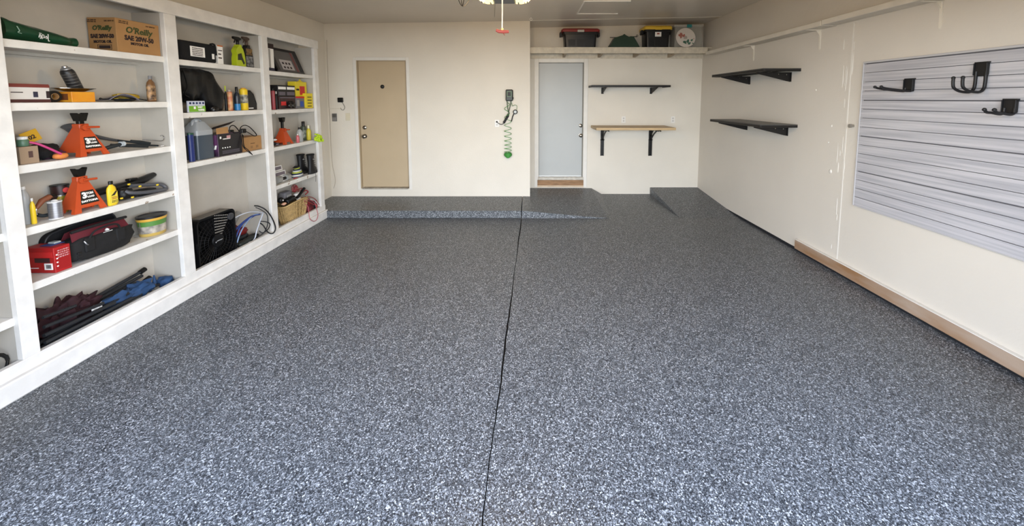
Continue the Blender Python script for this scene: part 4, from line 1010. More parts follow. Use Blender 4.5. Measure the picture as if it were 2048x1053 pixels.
B().prism(pl, .02, .06, 'y').build('case_body', BLKC, t, 50)
B().tube([(u, .018, v) for u, v in pl[1:-1]], .006, 8).build('zip_piping', mat('dark_zip', '29292b', .5), t, 60)
loc, W = front(150, 274, '1e', -2.935)
t = thing('tool_bag', 'black canvas tool bag with a dark red upper band on the fifth shelf', 'bag', loc, 90)
CAN = mat('black_canvas', '161515', .85, var=.3, vscale=25, bump=.3); MAR = mat('maroon_canvas', '5c1420', .8, var=.2, vscale=20, bump=.25)
B().blob((0, .068, .082), (W * 1.03, .135, .165), 14, 3.6, .16, 2.4, 2, flat_bottom=.001).build('bag_body', CAN, t, 60)
b = B(); g = []
for i in range(15):
    u = -1 + 2 * i / 14; row = []
    for v in range(5):
        z = .125 + .085 * v / 4 * (1 - .12 * u * u); x = u * W * (.46 - .04 * v / 4)
        row.append((x, .012 + .028 * v / 4 + .016 * u * u + .004 * noise.noise(Vector((u * 4, v, 0))), z))
    g.append(row)
b.sheet(g, .004); b.build('front_band', MAR, t, 60)
g = [[(x, .125 - (y - .02), z) for x, y, z in row] for row in g]
B().sheet(g, .004).build('rear_band', MAR, t, 60)
B().tube(smoothpath([(-W * .42, .05, .205), (-W * .2, .035, .212), (W * .2, .035, .212), (W * .45, .05, .205)], 4), .010, 8).build('zip_edge', CAN, t, 60)
for u in (-.27, .22):
    B().box(u * W - .028, u * W + .028, -.006, .012, .06, .155, .006).build('pocket_strap', CAN, t)
B().tube(smoothpath([(-W * .27, .0, .15), (-W * .2, -.012, .19), (0, -.014, .20), (W * .15, -.012, .19), (W * .22, .0, .15)]), .006, 8).build('handle', CAN, t, 60)
B().tube(smoothpath([(-W * .36, -.004, .14), (-W * .34, -.01, .12), (-W * .31, -.006, .11)]), .004, 6).build('snap_ring', GRYM, t, 60)
B().prism([(0, .165), (.010, .178), (.022, .165), (.014, .160), (.010, .166), (.006, .160)], .004, .014, 'y').build('white_emblem', WPAP, t)
strokes('bag_print', t, -.012, .044, .150, .157, 1, .010, WPAP)
for k in range(7): B().box(-W * .44 + .0, -W * .44 + .022, .004, .03, .02 + .02 * k, .034 + .02 * k, .003).build('side_rib', CAN, t) if k < 3 else None
loc, s = spot(309, '1e', -3.01)
t = thing('joint_compound_tub', 'round plastic tub with a black lid and a green label', 'tub', loc, 90)
r_ = 33.5 / s; H = .165
B().lathe([(r_ * .86, 0), (r_ * .9, .004), (r_ * .98, H * .78)], 28, sy=.86).build('body', mat('tan_yellow_tub', 'b59a52', .4), t, 40)
B().lathe([(r_ * 1.03, H * .74), (r_ * 1.06, H * .78), (r_ * 1.06, H * .87)], 28, sy=.86).build('yellow_rim', mat('golden_rim', 'c79b3c', .4), t, 40)
B().lathe([(r_ * 1.07, H * .86), (r_ * 1.08, H * .95), (r_ * .9, H * .955), (r_ * .88, H * .93)], 28, sy=.86).build('lid', mat('black_lid', '1c1a1c', .35), t, 40)
B().lathe([(r_ * .965, H * .50), (r_ * .995, H * .73)], 28, sy=.86).build('green_label', mat('green_label', '4d7a35', .5), t, 40)
B().lathe([(r_ * .915, H * .15), (r_ * .965, H * .50)], 28, sy=.86).build('cream_label', mat('cream_label', 'bdb3a4', .5, col2='6e6a64', vscale=16), t, 40)
for s_ in (-1, 1):
    cord('wire_handle', [(s_ * r_ * 1.05, 0, H * .74), (s_ * r_ * 1.09, -.01, H * .45), (s_ * r_ * 1.0, -.02, H * .25)], .002, GRYM, t)
# ---- bay 1, bottom: two folded camping chairs
ZB = SHZ['1f'] + EPS
MARC = mat('maroon_nylon', '2c0a12', .8, var=.35, vscale=14, bump=.5, bscale=30); TUBE = mat('dark_grey_tube', '2b2d30', .4, .3); BLUN = mat('blue_nylon', '24456d', .75, var=.35, vscale=14, bump=.4, bscale=30)
ZRL = .188 - ZB
t = thing('folded_camp_chair', 'folded camping chair with dark red fabric at the bottom of the nearest bay', 'camping chair', (-3.0, depth_at(150, -3.0, .3), ZB), 90)
for a_, c_, X_, r_ in (((110, 640), (281, 544), -3.08, .012), ((95, 655), (283, 552), -3.06, .012), ((100, 668), (291, 561), -3.03, .012), ((120, 650), (270, 566), -3.04, .010)):
    p0, p1 = lx(t, *a_, X_), lx(t, *c_, X_); p0.z = max(p0.z, .015); p1.z = max(p1.z, .015)
    B().cyl(p0, p1, r_, 10).build('pole', TUBE, t, 50)
for a_, c_, r_ in (((86, 655), (205, 607), .011), ((86, 672), (228, 606), .012), ((88, 686), (262, 597), .011), ((84, 636), (150, 612), .009)):
    p0, p1 = lx(t, *a_, -2.925), lx(t, *c_, -2.93); p0.z = max(p0.z, .015); p1.z = max(p1.z, .015)
    B().cyl(p0, p1, r_, 10).build('pole', TUBE, t, 50)
for c_, X_ in (((281, 544), -3.08), ((291, 561), -3.03)):
    p = lx(t, *c_, X_); d_ = Vector((.03, 0, .008)); B().cyl(p - d_ * .3, p + d_, .019, 10).build('end_cap', BLACKP, t, 50)
c0, c1 = lx(t, 90, 630, -3.02), lx(t, 165, 610, -3.02)
B().blob(((c0.x + c1.x) / 2 - .03, .04, .12), (.28, .13, .22), 22, 2.4, .7, 3.2, 3, flat_bottom=.002).build('seat_fabric', MARC, t, 60)
B().blob((c1.x + .01, .03, .14), (.16, .08, .12), 16, 2.4, .8, 3.4, 8, flat_bottom=.002).build('fabric_fold', MARC, t, 60)
B().blob((c1.x + .12, .02, .09), (.22, .06, .05), 10, 2.4, .5, 2.2, 1, flat_bottom=.002).build('strap_fabric', MARC, t, 60)
t2 = thing('folded_camp_chair', 'folded camping chair with blue fabric and a white tag', 'camping chair', (-2.96, depth_at(230, -2.96, .3), ZB), 90)
for a_, c_, X_, r_ in (((95, 690), (300, 580), -2.95, .011), ((85, 685), (275, 578), -2.965, .012), ((150, 652), (345, 556), -3.0, .010), ((110, 690), (330, 575), -2.945, .010)):
    p0, p1 = lx(t2, *a_, X_), lx(t2, *c_, X_); p0.z = max(p0.z, .014); p1.z = max(p1.z, .014)
    B().cyl(p0, p1, r_, 10).build('pole', TUBE, t2, 50)
c = lx(t2, 348, 559, -3.0); c2 = lx(t2, 292, 573, -3.0); c3 = lx(t2, 255, 590, -2.98)
B().blob((c.x - .01, c.y, max(.05, c.z)), (.10, .09, .08), 10, 2.4, .35, 2, 3, flat_bottom=.002).build('rolled_fabric', BLUN, t2, 60)
B().blob((c2.x, c2.y, max(.05, c2.z)), (.22, .10, .10), 14, 2.2, .7, 2.4, 5, flat_bottom=.002).build('seat_fabric', BLUN, t2, 60)
B().blob((c3.x, c3.y, max(.04, c3.z)), (.20, .07, .08), 12, 2.2, .7, 2.2, 7, flat_bottom=.002).build('back_fabric', BLUN, t2, 60)
c = lx(t2, 325, 555, -3.02); B().lathe([(.016, -.02), (.004, .05)], 8, M=Matrix.Translation(c)).build('fabric_peak', BLUN, t2, 60)
c = lx(t2, 216, 604, -2.94)
g = [[(c.x - .03 + .015 * i, c.y + .003 * ((i + j) % 2), c.z - .022 + .02 * j + .004 * math.sin(i * 2)) for j in range(3)] for i in range(5)]
B().sheet(g, .0015).build('white_tag', WPAP, t2)
# ---- bay 0 (only its edge shows)
t = thing('cable_loop', 'black cable coil hanging out at the left edge of the picture', 'cable', (-2.94, depth_at(-9, -2.94, .25), SHZ['0f'] + EPS), 90)
pts = []
for k in range(50):
    a = 2 * PI * k / 16; rr = .052 + .004 * (k // 16)
    pts.append((rr * math.cos(a) - .01, .004 * (k // 16), .075 + rr * 1.1 * math.sin(a)))
B().tube(pts, .006, 6).build('coil', BLACKP, t, 60)
t = thing('grey_case', 'grey case at the left edge of the picture on the shelf of the cropped bay', 'case', (-2.94, depth_at(-14, -2.94, 1.0), ZS[0][0] + EPS), 90)
B().box(-.10, .02, 0, .15, 0, .13, .012).build('case_body', mat('blue_grey_plastic', '6d757d', .5), t); B().box(-.04, -.01, -.006, 0, .05, .08, .002).build('latch', BLACKP, t)
#PART5
# ------------------------------------------------------------------ bay 2, top shelf
loc, W = front(362, 434, '2a', -2.935)
H = hgt(395, 80, '2a', -2.935)
t = thing('black_pouch_bag', 'long black soft bag with a white shipping label in the middle bay', 'bag', loc, 90)
B().box(-W / 2, W / 2, 0, .17, 0, H * .9, .02, seg=3).build('bag_body', BLKC, t, 60)
B().tube(smoothpath([(W * .32, .0, H * .9), (W * .4, -.004, H * .93), (W * .46, .0, H * .84), (W * .48, .0, H * .4)]), .008, 8).build('gathered_end', BLKC, t, 60)
lb = B().box(-W / 2 + .24 * W, -W / 2 + .64 * W, -.003, .0, H * .22, H * .68, .0008).build('shipping_label', WPAP, t)
strokes('label_print', t, -W / 2 + .29 * W, -W / 2 + .58 * W, H * .25, H * .64, 5, -.0036, INK)
B().box(W / 2 - .055, W / 2 - .03, -.003, 0, H * .2, H * .45, .0008).build('small_label', WPAP, t)
t, W, H = carton('white_carton', 'white box with an orange top edge just right of the long black bag', 'box', 436, 447, '2a', 91, d=.13, X=-2.945, m=WPAP, decals=(('f', 0, 1, .93, 1, mat('orange_print', 'b86a3a', .6)), ('f', .1, .7, .3, .36, INK), ('f', .1, .6, .5, .56, INK), ('f', .1, .8, .7, .74, INK)))
def trigger_bottle(label, pxc, wpx, sh, pytop, X, bm_, tm, lm, lpoly):
    loc, s = spot(pxc, sh, X); sy_ = F_PX / loc[1]; w = (wpx - .05 * sy_) / (sy_ * abs(X) / loc[1]) / 2; H = on_x(pxc, pytop, X)[2] - loc[2]
    t = thing('spray_bottle', label, 'spray bottle', loc, 90)
    hb = H * .74
    pl = [(-w, .004), (-w * .96, 0), (w * .96, 0), (w, .004), (w * .92, hb * .45), (w * .80, hb * .62), (w * .62, hb * .78), (w * .3, hb * .92), (w * .26, hb), (-w * .26, hb), (-w * .32, hb * .93), (-w * .55, hb * .88), (-w * .95, hb * .70), (-w * .78, hb * .55), (-w * .98, hb * .35)]
    B().prism(pl, -.026, .026, 'y').build('bottle_body', bm_, t, 50)
    B().prism([(u * w, v * hb) for u, v in lpoly], -.029, -.0255, 'y').build('front_label', lm, t)
    B().cyl((0, 0, hb), (0, 0, hb + .028), .014, 14).build('collar', tm, t, 40)
    B().prism([(-w * .95, H - .012), (-w * .9, H), (-.0, H + .002), (w * .55, H - .006), (w * .6, H - .022), (w * .2, H - .034), (w * .12, hb + .025), (-w * .12, hb + .025), (-w * .15, H - .03), (-w * .9, H - .022)], -.011, .011, 'y').build('spray_head', tm, t, 50)
    B().tube([(-w * .5, 0, H - .026), (-w * .58, 0, H - .045), (-w * .74, 0, H - .062)], .004, 8, flat=1.3).build('trigger', tm, t, 60)
    return t, w, hb, H
LIME = mat('lime_plastic', 'a7b51d', .35)
trigger_bottle('lime green spray bottle with a black trigger', 477.5, 28, '2a', 75, -2.965, LIME, BLACKP, mat('dark_olive_label', '2b2c16', .5), [(-.65, .55), (.1, .62), (.3, .42), (.75, .18), (.5, .10), (.05, .30), (-.7, .28)])
t, w_, hb, H = trigger_bottle('black spray bottle with a gold and white label beside the lime green one', 498, 25, '2a', 76, -3.0, mat('black_bottle', '191818', .35), mat('dark_brown_trigger', '4a3a30', .5), mat('silver_label', '8d8d8b', .5, col2='262523', vscale=30), [(-.85, .06), (.85, .06), (.8, .5), (-.85, .5)])
B().box(-w_ * .8, w_ * .7, -.0285, -.0255, hb * .56, hb * .84, .001).build('gold_label', mat('gold_label', '8a6a3c', .5, col2='1f1a16', vscale=30), t)
bottle('tall_black_tin', 'slim black bottle against the upright beside the black spray bottle', 'bottle', 509.5, '2a', 9, 82, X=-3.04, body=mat('black_bottle', '191818'), cap=BLACKP, band=mat('brown_band', '6e5236', .5))
# ---- bay 2, second shelf
loc, W = front(368, 452, '2b', -2.925)
t = thing('covered_machine', 'bulky black sheet-covered appliance hanging over the second shelf of the middle bay', 'cover', (loc[0] - .01, loc[1], loc[2]), 90)
SHN = mat('shiny_black_sheet', '09090a', .36, bump=.6, bscale=14, spec=.4)
b = B(); n_ = 22; g = []
Ht = hgt(420, 142, '2b', -3.0)
prof = [(-.50, .97), (-.30, 1.0), (0.0, .99), (.26, .98), (.36, .80), (.44, .66), (.50, .52)]
def edge(u):     # top outline along x
    for (a, ha), (c, hc) in zip(prof, prof[1:]):
        if a <= u <= c: return ha + (hc - ha) * (u - a) / (c - a)
    return prof[-1][1]
rings = []
for i in range(n_ + 1):
    u = -.5 + i / n_; top = max(.12, edge(u)) * (Ht + .01); x = u * W
    lowf = .105 + .02 * math.sin(u * 9) if u < .02 else (.04 if u < .12 else .0)
    lowf = max(.001, lowf)
    ring = []
    for k in range(24):
        a = 2 * PI * k / 24; cy_, cz_ = .085, (top + lowf) / 2
        def pw(v): return math.copysign(abs(v) ** .55, v)
        yy_ = cy_ - .085 * pw(math.cos(a)); zz_ = cz_ + (top - lowf) / 2 * pw(math.sin(a))
        nn = noise.noise(Vector((x * 9, yy_ * 6, zz_ * 9))) * .034 + noise.noise(Vector((x * 26 + zz_ * 22, 3, zz_ * 5))) * .014
        ring.append(b.bm.verts.new((x, min(.172, max(-.004, yy_ + nn)), min(Ht + .012, max(.001, zz_ + nn * .5)))))
    rings.append(ring)
for a_, c_ in zip(rings, rings[1:]):
    for k in range(24): b.bm.faces.new((a_[k], a_[(k + 1) % 24], c_[(k + 1) % 24], c_[k]))
b.bm.faces.new(rings[0][::-1]); b.bm.faces.new(rings[-1])
b.build('black_sheet', SHN, t, 60)
c = lx(t, 431, 219, -2.915)
B().blob((c.x, -.006, .02), (.085, .05, .06), 12, 2.2, .3, 2, 3, flat_bottom=.001).build('gathered_hem', SHN, t, 60)
cord('drawstring', [(-W * .46, -.01, Ht * .95), (-W * .40, -.012, Ht * .6), (-W * .47, -.01, Ht * .42), (-W * .38, -.012, Ht * .34)], .006, SHN, t)
loc, W = front(375, 409, '2b', -2.918)
t = thing('wipes_box', 'low white and green box printed with blue rings under the black sheet', 'box', (loc[0] + .006, loc[1], loc[2]), 90)
Hh = .098
B().box(-W / 2, W / 2, 0, .014, 0, Hh, .002).build('carton', mat('pale_blue_card', 'b9bdc9', .5), t)
B().box(-W / 2 + .006, W / 2, -.0015, 0, .004, .055).build('green_label', mat('leaf_green', '6ea12a', .5), t)
for k in range(5): B().lathe([(.0095, 0), (.0095, .002), (.005, .002), (.005, 0)], 14, M=Matrix.Translation((-W / 2 + .02 + .0315 * k, -.0002, .079)) @ Matrix.Rotation(PI / 2, 4, 'X')).build('printed_ring', mat('navy_ring', '2d3a66', .5), t)
text('box_print', 'WET', .022, (W * .18, -.0022, .042), WPAP, t, bold=.001); text('box_print', 'WIPES', .022, (W * .24, -.0022, .018), WPAP, t, bold=.001); B().box(-W * .2, -W * .08, -.0024, -.0014, .028, .05, .001).build('white_leaf_mark', WPAP, t)
bottle('slim_bottle', 'thin black bottle with a yellow tip right of the black sheet', 'bottle', 452.5, '2b', 6, 172, X=-2.965, body=BLACKP, cap=LIME, capfrac=.22)
bottle('red_can', 'orange and red aerosol can on the second shelf of the middle bay', 'can', 460.5, '2b', 11.5, 180, X=-2.955, body=mat('orange_red_can', 'a8482c', .4, col2='c9a070', vscale=18), cap=mat('pale_cap', '9f8f82', .4), kind='can', capfrac=.08)
t, r_, H = bottle('blue_bottle', 'black bottle with a bright blue base on the second shelf of the middle bay', 'bottle', 475, '2b', 13, 174, X=-2.96, body=mat('navy_bottle', '1c222b', .35), cap=BLACKP, capfrac=.2)
B().lathe([(r_ * 1.02, .002), (r_ * 1.02, H * .28)], 20).build('blue_base', mat('bright_blue', '236fa4', .4), t, 40)
t, r_, H = bottle('yellow_canister', 'yellow rounded-top canister with a dark label on the second shelf of the middle bay', 'canister', 488.5, '2b', 17, 176, X=-2.97, body=YEL, cap=mat('gold_cap', 'c79420', .4), kind='can', capfrac=.04, band=mat('yellow_black_label', '2b2820', .5, col2='b8b4a0', vscale=25), bandv=(.33, .72))
loc, s = spot(507, '2b', -3.0)
t = thing('mesh_pouch', 'black mesh pouch with a white logo bar against the upright', 'pouch', loc, 90)
w_ = 20 / (F_PX * 3.0 / loc[1] ** 2); hh = on_x(505, 181, -3.0)[2] - loc[2]
B().prism([(-w_ / 2, 0), (w_ / 2, 0), (w_ * .52, hh * .3), (w_ * .25, hh * .8), (-w_ * .1, hh), (-w_ * .42, hh * .9)], -.03, .03, 'y').build('pouch_body', mat('dark_mesh', '262522', .8, bump=.5, bscale=200), t, 40)
B().tube([(w_ * .48, -.031, hh * .3), (w_ * .22, -.031, hh * .8), (-w_ * .1, -.031, hh * .98)], .003, 6).build('piping', BLACKP, t, 60)
B().box(-w_ * .38, w_ * .15, -.032, -.03, hh * .06, hh * .11).build('white_logo', WPAP, t)
# ---- bay 2, third shelf
t, r_, H = bottle('blue_jug', 'blue plastic jug with a green label half hidden by the upright', 'jug', 384, '2c', 16, 266, X=-2.945, body=mat('deep_blue_plastic', '1e2c66', .35), cap=mat('deep_green', '1f4a35', .4), kind='tin', flat=.7)
loc, s = spot(398, '2c', -3.02)
t = thing('fluid_jug', 'large translucent jug half full of blue-grey fluid in the middle bay', 'jug', loc, 90)
w_ = .175; HJ = on_x(398, 238, -3.02)[2] - loc[2]
JUG = mat('translucent_jug', 'a3a7a9', .3, alpha=.82)
LIQ = mat('blue_grey_fluid', '39434d', .25)
def oct_(w, d, r): return [(x, y - d / 2) for x, y in R4(w, d, r)]
hl = HJ * .60
B().prism(oct_(w_, .15, .02), 0, hl, 'z').build('filled_part', LIQ, t, 40)
B().prism(oct_(w_, .15, .02), hl, HJ * .72, 'z').build('clear_part', JUG, t, 40)
B().prism(oct_(w_, .15, .02), HJ * .72, HJ * .93, 'z', taper=[(x * .45 + w_ * .02, y * .5) for x, y in oct_(w_, .15, .02)]).build('shoulder', JUG, t, 40)
B().tube(smoothpath([(-w_ * .28, 0, HJ * .80), (-w_ * .22, 0, HJ * .95), (0, 0, HJ * .99), (w_ * .2, 0, HJ * .95), (w_ * .3, 0, HJ * .82)]), .013, 10).build('handle', JUG, t, 60)
B().cyl((-w_ * .05, 0, HJ * .93), (-w_ * .05, 0, HJ * .985), .022, 16).build('cap', mat('dull_white_cap', '9fa1a0', .4), t, 40)
PUR = mat('dark_purple_print', '241a26', .4, col2='4a2c4a', vscale=7)
t, W, H = carton('inflator_box', 'open dark purple and black retail box with raised cardboard flaps', 'box', 437, 484, '2c', 266, d=.185, X=-2.93, m=PUR,
    decals=(('f', .02, .98, .02, .98, mat('near_black_print', '141115', .4)), ('s', .45, .95, .45, .95, mat('violet_print', '5c3658', .4)), ('f', .36, .52, .78, .9, mat('pinkish_print', 'b98a8a', .5)), ('f', .08, .14, .78, .88, WPAP)))
for k in range(4): B().lathe([(.006, 0), (.006, .003), (.004, .003)], 10, M=Matrix.Translation((-W * .33 + .028 * k, -.0015, H * .36)) @ Matrix.Rotation(PI / 2, 4, 'X')).build('round_icon', WPAP, t)
for k in range(3): B().prism([(.11 - .045 * k, H * .32), (.13 - .045 * k, H * .32), (.115 - .045 * k, H * .5), (.10 - .045 * k, H * .5)], -W / 2 - .004, -W / 2 - .001, 'x').build('white_stripe', WPAP, t)
strokes('box_print', t, -W * .35, W * .38, H * .08, H * .24, 3, -.0024, mat('grey_print', '5d5760', .5)); strokes('box_print', t, -W * .3, W * .0, H * .72, H * .8, 1, -.0026, WPAP)
B().prism([(-W / 2, H), (-W * .02, H), (-W * .04, H + .062), (-W / 2, H + .055)], .004, .008, 'y').build('front_flap', KRAFT, t)
g = [[(-W / 2 + .01 + i * W * .9 / 4, .10 - .02 * j, H + .03 + .045 * i / 4 + .012 * j) for j in range(4)] for i in range(5)]
B().sheet(g, .003).build('top_flap', mat('dark_flap', '3a302a', .7), t)
B().box(-W / 2 - .010, -W / 2 + .001, .01, .17, H - .01, H + .001, .001).build('side_flap', mat('dark_flap', '3a302a'), t)
t, W, H = carton('plain_carton', 'plain brown carton with small printed symbols on the third shelf of the middle bay', 'box', 488, 525, '2c', 273, d=.16, X=-2.945, decals=(('f', .40, .50, .16, .34, KRAFTD), ('f', .68, .80, .16, .34, KRAFTD)))
strokes('box_print', t, -W * .1, W * .12, H * .48, H * .55, 1, -.0012, INK)
t = thing('power_adapter', 'tangle of black power cable with adapter spilling over the open box', 'cable', (-2.93, depth_at(486, -2.93, 1.3), SHZ['2c'] + .12), 90)
LX = lambda x, y, X=-2.925: lx(t, x, y, X)
cord('loop', [LX(458, 264), LX(460, 254), LX(467, 251), LX(474, 257), LX(478, 264), LX(470, 266), LX(462, 262)], .0045, BLACKP, t)
cord('loop', [LX(482, 268), LX(481, 256), LX(488, 251), LX(497, 253), LX(507, 262), LX(513, 270), (LX(508, 272).x, LX(508, 272).y, LX(508, 272).z), LX(494, 264), LX(486, 262)], .0045, BLACKP, t)
cord('hanging_lead', [LX(484, 268), LX(484, 285, -2.91), LX(489, 297, -2.895), LX(505, 310, -2.885)], .004, BLACKP, t)
cord('hanging_lead', [LX(486, 270), LX(488, 292, -2.905), LX(496, 300, -2.893), LX(505, 310, -2.884)], .004, BLACKP, t)
c = LX(490, 262); B().box(c.x - .03, c.x + .03, .0, .035, c.z - .022, c.z + .022, .006).build('adapter_block', BLACKP, t)
c = LX(466, 262); B().box(c.x - .03, c.x + .025, .002, .03, c.z - .012, c.z + .010, .005).build('plug_block', BLACKP, t)
# ---- bay 2, bottom: box fan and hoses
ZF = SHZ['2f'] + EPS
Xf = -2.925
ya_, yb_ = depth_at(396, Xf, .4), depth_at(471, Xf, .45); W = yb_ - ya_
H = on_x(462, 418, Xf)[2] - ZF
t = thing('box_fan', 'black square box fan standing at the bottom of the middle bay', 'fan', (Xf, (ya_ + yb_) / 2, ZF), 90)
FB = mat('gloss_black_fan', '0b0b0d', .42, spec=.35); FT = mat('dusty_black_top', '6a665f', .6)
def rrect(w, h, r): return arc(w / 2 - r, h - r, r, 0, 90, 5) + arc(-w / 2 + r, h - r, r, 90, 180, 5) + arc(-w / 2 + r, r, r, 180, 270, 5) + arc(w / 2 - r, r, r, 270, 360, 5)
out, inn = rrect(W, H, .045), [(x, z + .018) for x, z in rrect(W - .036, H - .036, .035)]
b = B(); bm = b.bm; rings = []
for poly, y in ((out, 0), (out, .12), (inn, .12), (inn, .004)):
    rings.append([bm.verts.new((u, y, v)) for u, v in poly])
rings.append(rings[0]); m_ = len(out)
for a_, c_ in zip(rings, rings[1:]):
    for k in range(m_): bm.faces.new((a_[k], a_[(k + 1) % m_], c_[(k + 1) % m_], c_[k]))
b.build('frame', FB, t, 40)
zc_ = H * .47
B().box(-W / 2 + .018, W / 2 - .018, .108, .112, .018, H - .018).build('dark_backing', mat('smoky_blade', '070708', .8, spec=.15), t)  # solid plate added so the inside of the fan stays dark
hub = B().lathe([(.062, 0), (.058, .010), (.03, .014)], 28, M=Matrix.Translation((0, .006, zc_)) @ Matrix.Rotation(PI / 2, 4, 'X')).build('hub', FB, t, 40)
strokes('hub_print', t, -.026, .036, zc_ - .006, zc_ + .006, 1, -.009, mat('silver_print', 'a9a9aa', .4)); B().lathe([(.006, 0), (.006, .001)], 10, M=Matrix.Translation((-.036, -.008, zc_ - .008)) @ Matrix.Rotation(PI / 2, 4, 'X')).build('hub_logo', mat('silver_print', 'a9a9aa'), t)
b = B()
for k in range(36):
    a = 2 * PI * k / 36
    R_ = min((W / 2 - .02) / max(abs(math.cos(a)), 1e-3), (H / 2 - .02) / max(abs(math.sin(a)), 1e-3), .30)
    b.cyl((.06 * math.cos(a), .012, zc_ + .06 * math.sin(a)), (R_ * math.cos(a), .010, zc_ + min(H - zc_ - .02, max(.02 - zc_, R_ * math.sin(a)))), .0022, 5)
for R_ in (.10, .14, .18, .215):
    b.tube([(R_ * math.cos(a * PI / 24), .009, zc_ + R_ * math.sin(a * PI / 24)) for a in range(48)], .002, 5, True)
gr = b.build('front_grille', FB, t); gr['kind'] = 'stuff'
for k in range(5):
    a0 = 2 * PI * k / 5; g = [[((.05 + .17 * i / 5) * math.cos(a0 + .9 * j / 5), .045 + .03 * j / 5, zc_ + (.05 + .17 * i / 5) * math.sin(a0 + .9 * j / 5)) for j in range(6)] for i in range(6)]
    B().sheet(g, .003).build('blade', mat('smoky_blade', '070708', .8, spec=.15), t, 60)
B().lathe([(.034, 0), (.034, .012), (.022, .016), (.022, .022)], 24, M=Matrix.Translation((W / 2 - .055, .006, H - .07)) @ Matrix.Rotation(PI / 2, 4, 'X')).build('control_knob', mat('dark_grey_knob', '3a3a3c', .35), t, 40)
b = B()
for i in range(9):
    for j in range(8):
        u, v = i / 8, j / 7
        x = -.02 + .16 * u * (.4 + .6 * v) ; z = H * .58 + .15 * v + .04 * (1 - u) * v
        b.box(x - .0045, x + .0045, .0, .006, z - .005, z + .004)
pg = b.build('lit_vent_dots', mat('lit_vent_tone', '77736c', .6), t); pg['kind'] = 'stuff'  # pale dots paint the light on this part of the grille
B().box(-W / 2 + .045, W / 2 - .045, .012, .112, H, H + .004, .002).build('top_panel', FT, t)
ZG = SHZ['2f'] + EPS
t = thing('pressure_hose', 'tangled black, blue and white hoses piled at the bottom of the middle bay', 'hose', (-2.98, depth_at(520, -2.98, .3), ZG), 90)
L2 = lambda x, y, X=-2.93: lx(t, x, y, X)
def hose(pts, r, m, nm):
    P_ = []
    for x, y, X in pts:
        p = L2(x, y, X); p.z = max(p.z, r); P_.append(p)
    cord(nm, P_, r, m, t, 6, 8)
BLH, BLU, WHH = mat('black_hose', '17191c', .4), mat('blue_hose', '273c78', .4), mat('clear_white_hose', 'b5bac3', .3)
hose([(509, 412, -2.93), (518, 413, -2.92), (530, 419, -2.885), (540, 430, -2.87), (548, 445, -2.862), (551, 458, -2.862), (546, 467, -2.865), (536, 465, -2.87), (527, 452, -2.89), (520, 446, -2.93)], .0065, BLH, 'black_hose')
hose([(511, 415, -2.95), (522, 420, -2.91), (534, 430, -2.868), (535, 450, -2.866), (528, 465, -2.868), (516, 474, -2.90)], .005, BLH, 'black_hose')
hose([(520, 443, -2.93), (532, 444, -2.87), (540, 449, -2.866), (535, 460, -2.866), (525, 466, -2.88), (518, 462, -2.91)], .0055, BLH, 'black_hose')
hose([(470, 436, -2.96), (482, 430, -2.95), (497, 425, -2.94), (508, 424, -2.935), (525, 426, -2.93), (524, 432, -2.93), (514, 460, -2.925), (509, 478, -2.93), (497, 486, -2.93)], .006, WHH, 'white_hose')
hose([(474, 486, -2.93), (480, 468, -2.94), (490, 450, -2.95), (505, 432, -2.96), (516, 428, -2.96)], .006, mat('pale_blue_hose', '7e93b0', .35), 'pale_blue_hose')
hose([(471, 478, -2.945), (480, 455, -2.95), (492, 442, -2.96), (512, 430, -2.97)], .008, BLU, 'blue_hose')
hose([(471, 460, -2.95), (485, 446, -2.955), (503, 433, -2.96), (520, 429, -2.965)], .008, BLU, 'blue_hose')
t = thing('angle_grinder', 'red and black power tool lying under the hoses in the middle bay', 'power tool', (-3.02, depth_at(502, -3.02, .25), ZG), 90)
L3 = lambda x, y, X=-3.05: lx(t, x, y, X)
for (x, y, sx_, sy_, sz_, m_, nm) in ((486, 450, .09, .07, .08, mat('deep_red_tool', '6e1a18', .45), 'red_housing'), (504, 454, .11, .07, .08, mat('deep_red_tool', '6e1a18', .45), 'motor_housing'), (498, 468, .24, .07, .06, BT, 'grey_body'), (522, 466, .16, .07, .06, BLACKP, 'rear_grip')):
    c = L3(x, y); B().blob((c.x, .04, max(sz_ / 2, c.z)), (sx_, sy_, sz_), 10, 2.6, .3, 2.2, x, flat_bottom=.001).build(nm, m_, t, 60)
c0, c1 = L3(484, 440, -3.07), L3(496, 418, -3.07)
B().cyl(c0, c1, .028, 14).build('grey_nozzle', mat('dull_grey_tube', '7d7b76', .5), t, 50)
c = L3(486, 432, -3.0); B().box(c.x - .04, c.x + .04, .01, .04, c.z - .012, c.z + .012, .006, M=Matrix.Rotation(0, 4, 'Y')).build('silver_guard', GRYM, t)
t = thing('pump_base', 'low dark green and black pump lying in front under the hoses', 'pump', (-2.945, depth_at(500, -2.945, .2), ZG), 90)
B().blob((0, .02, .045), (.26, .06, .085), 12, 3, .2, 2.4, 5, flat_bottom=.001).build('pump_body', mat('murky_green_black', '232724', .5), t, 60)
B().tube([(-.12, -.006, .03), (0, -.012, .055), (.12, -.004, .04)], .008, 8).build('side_pipe', BLACKP, t, 60)
B().cyl((-.15, .0, .02), (-.17, .0, .02), .013, 10).build('fitting', GRYM, t, 40)
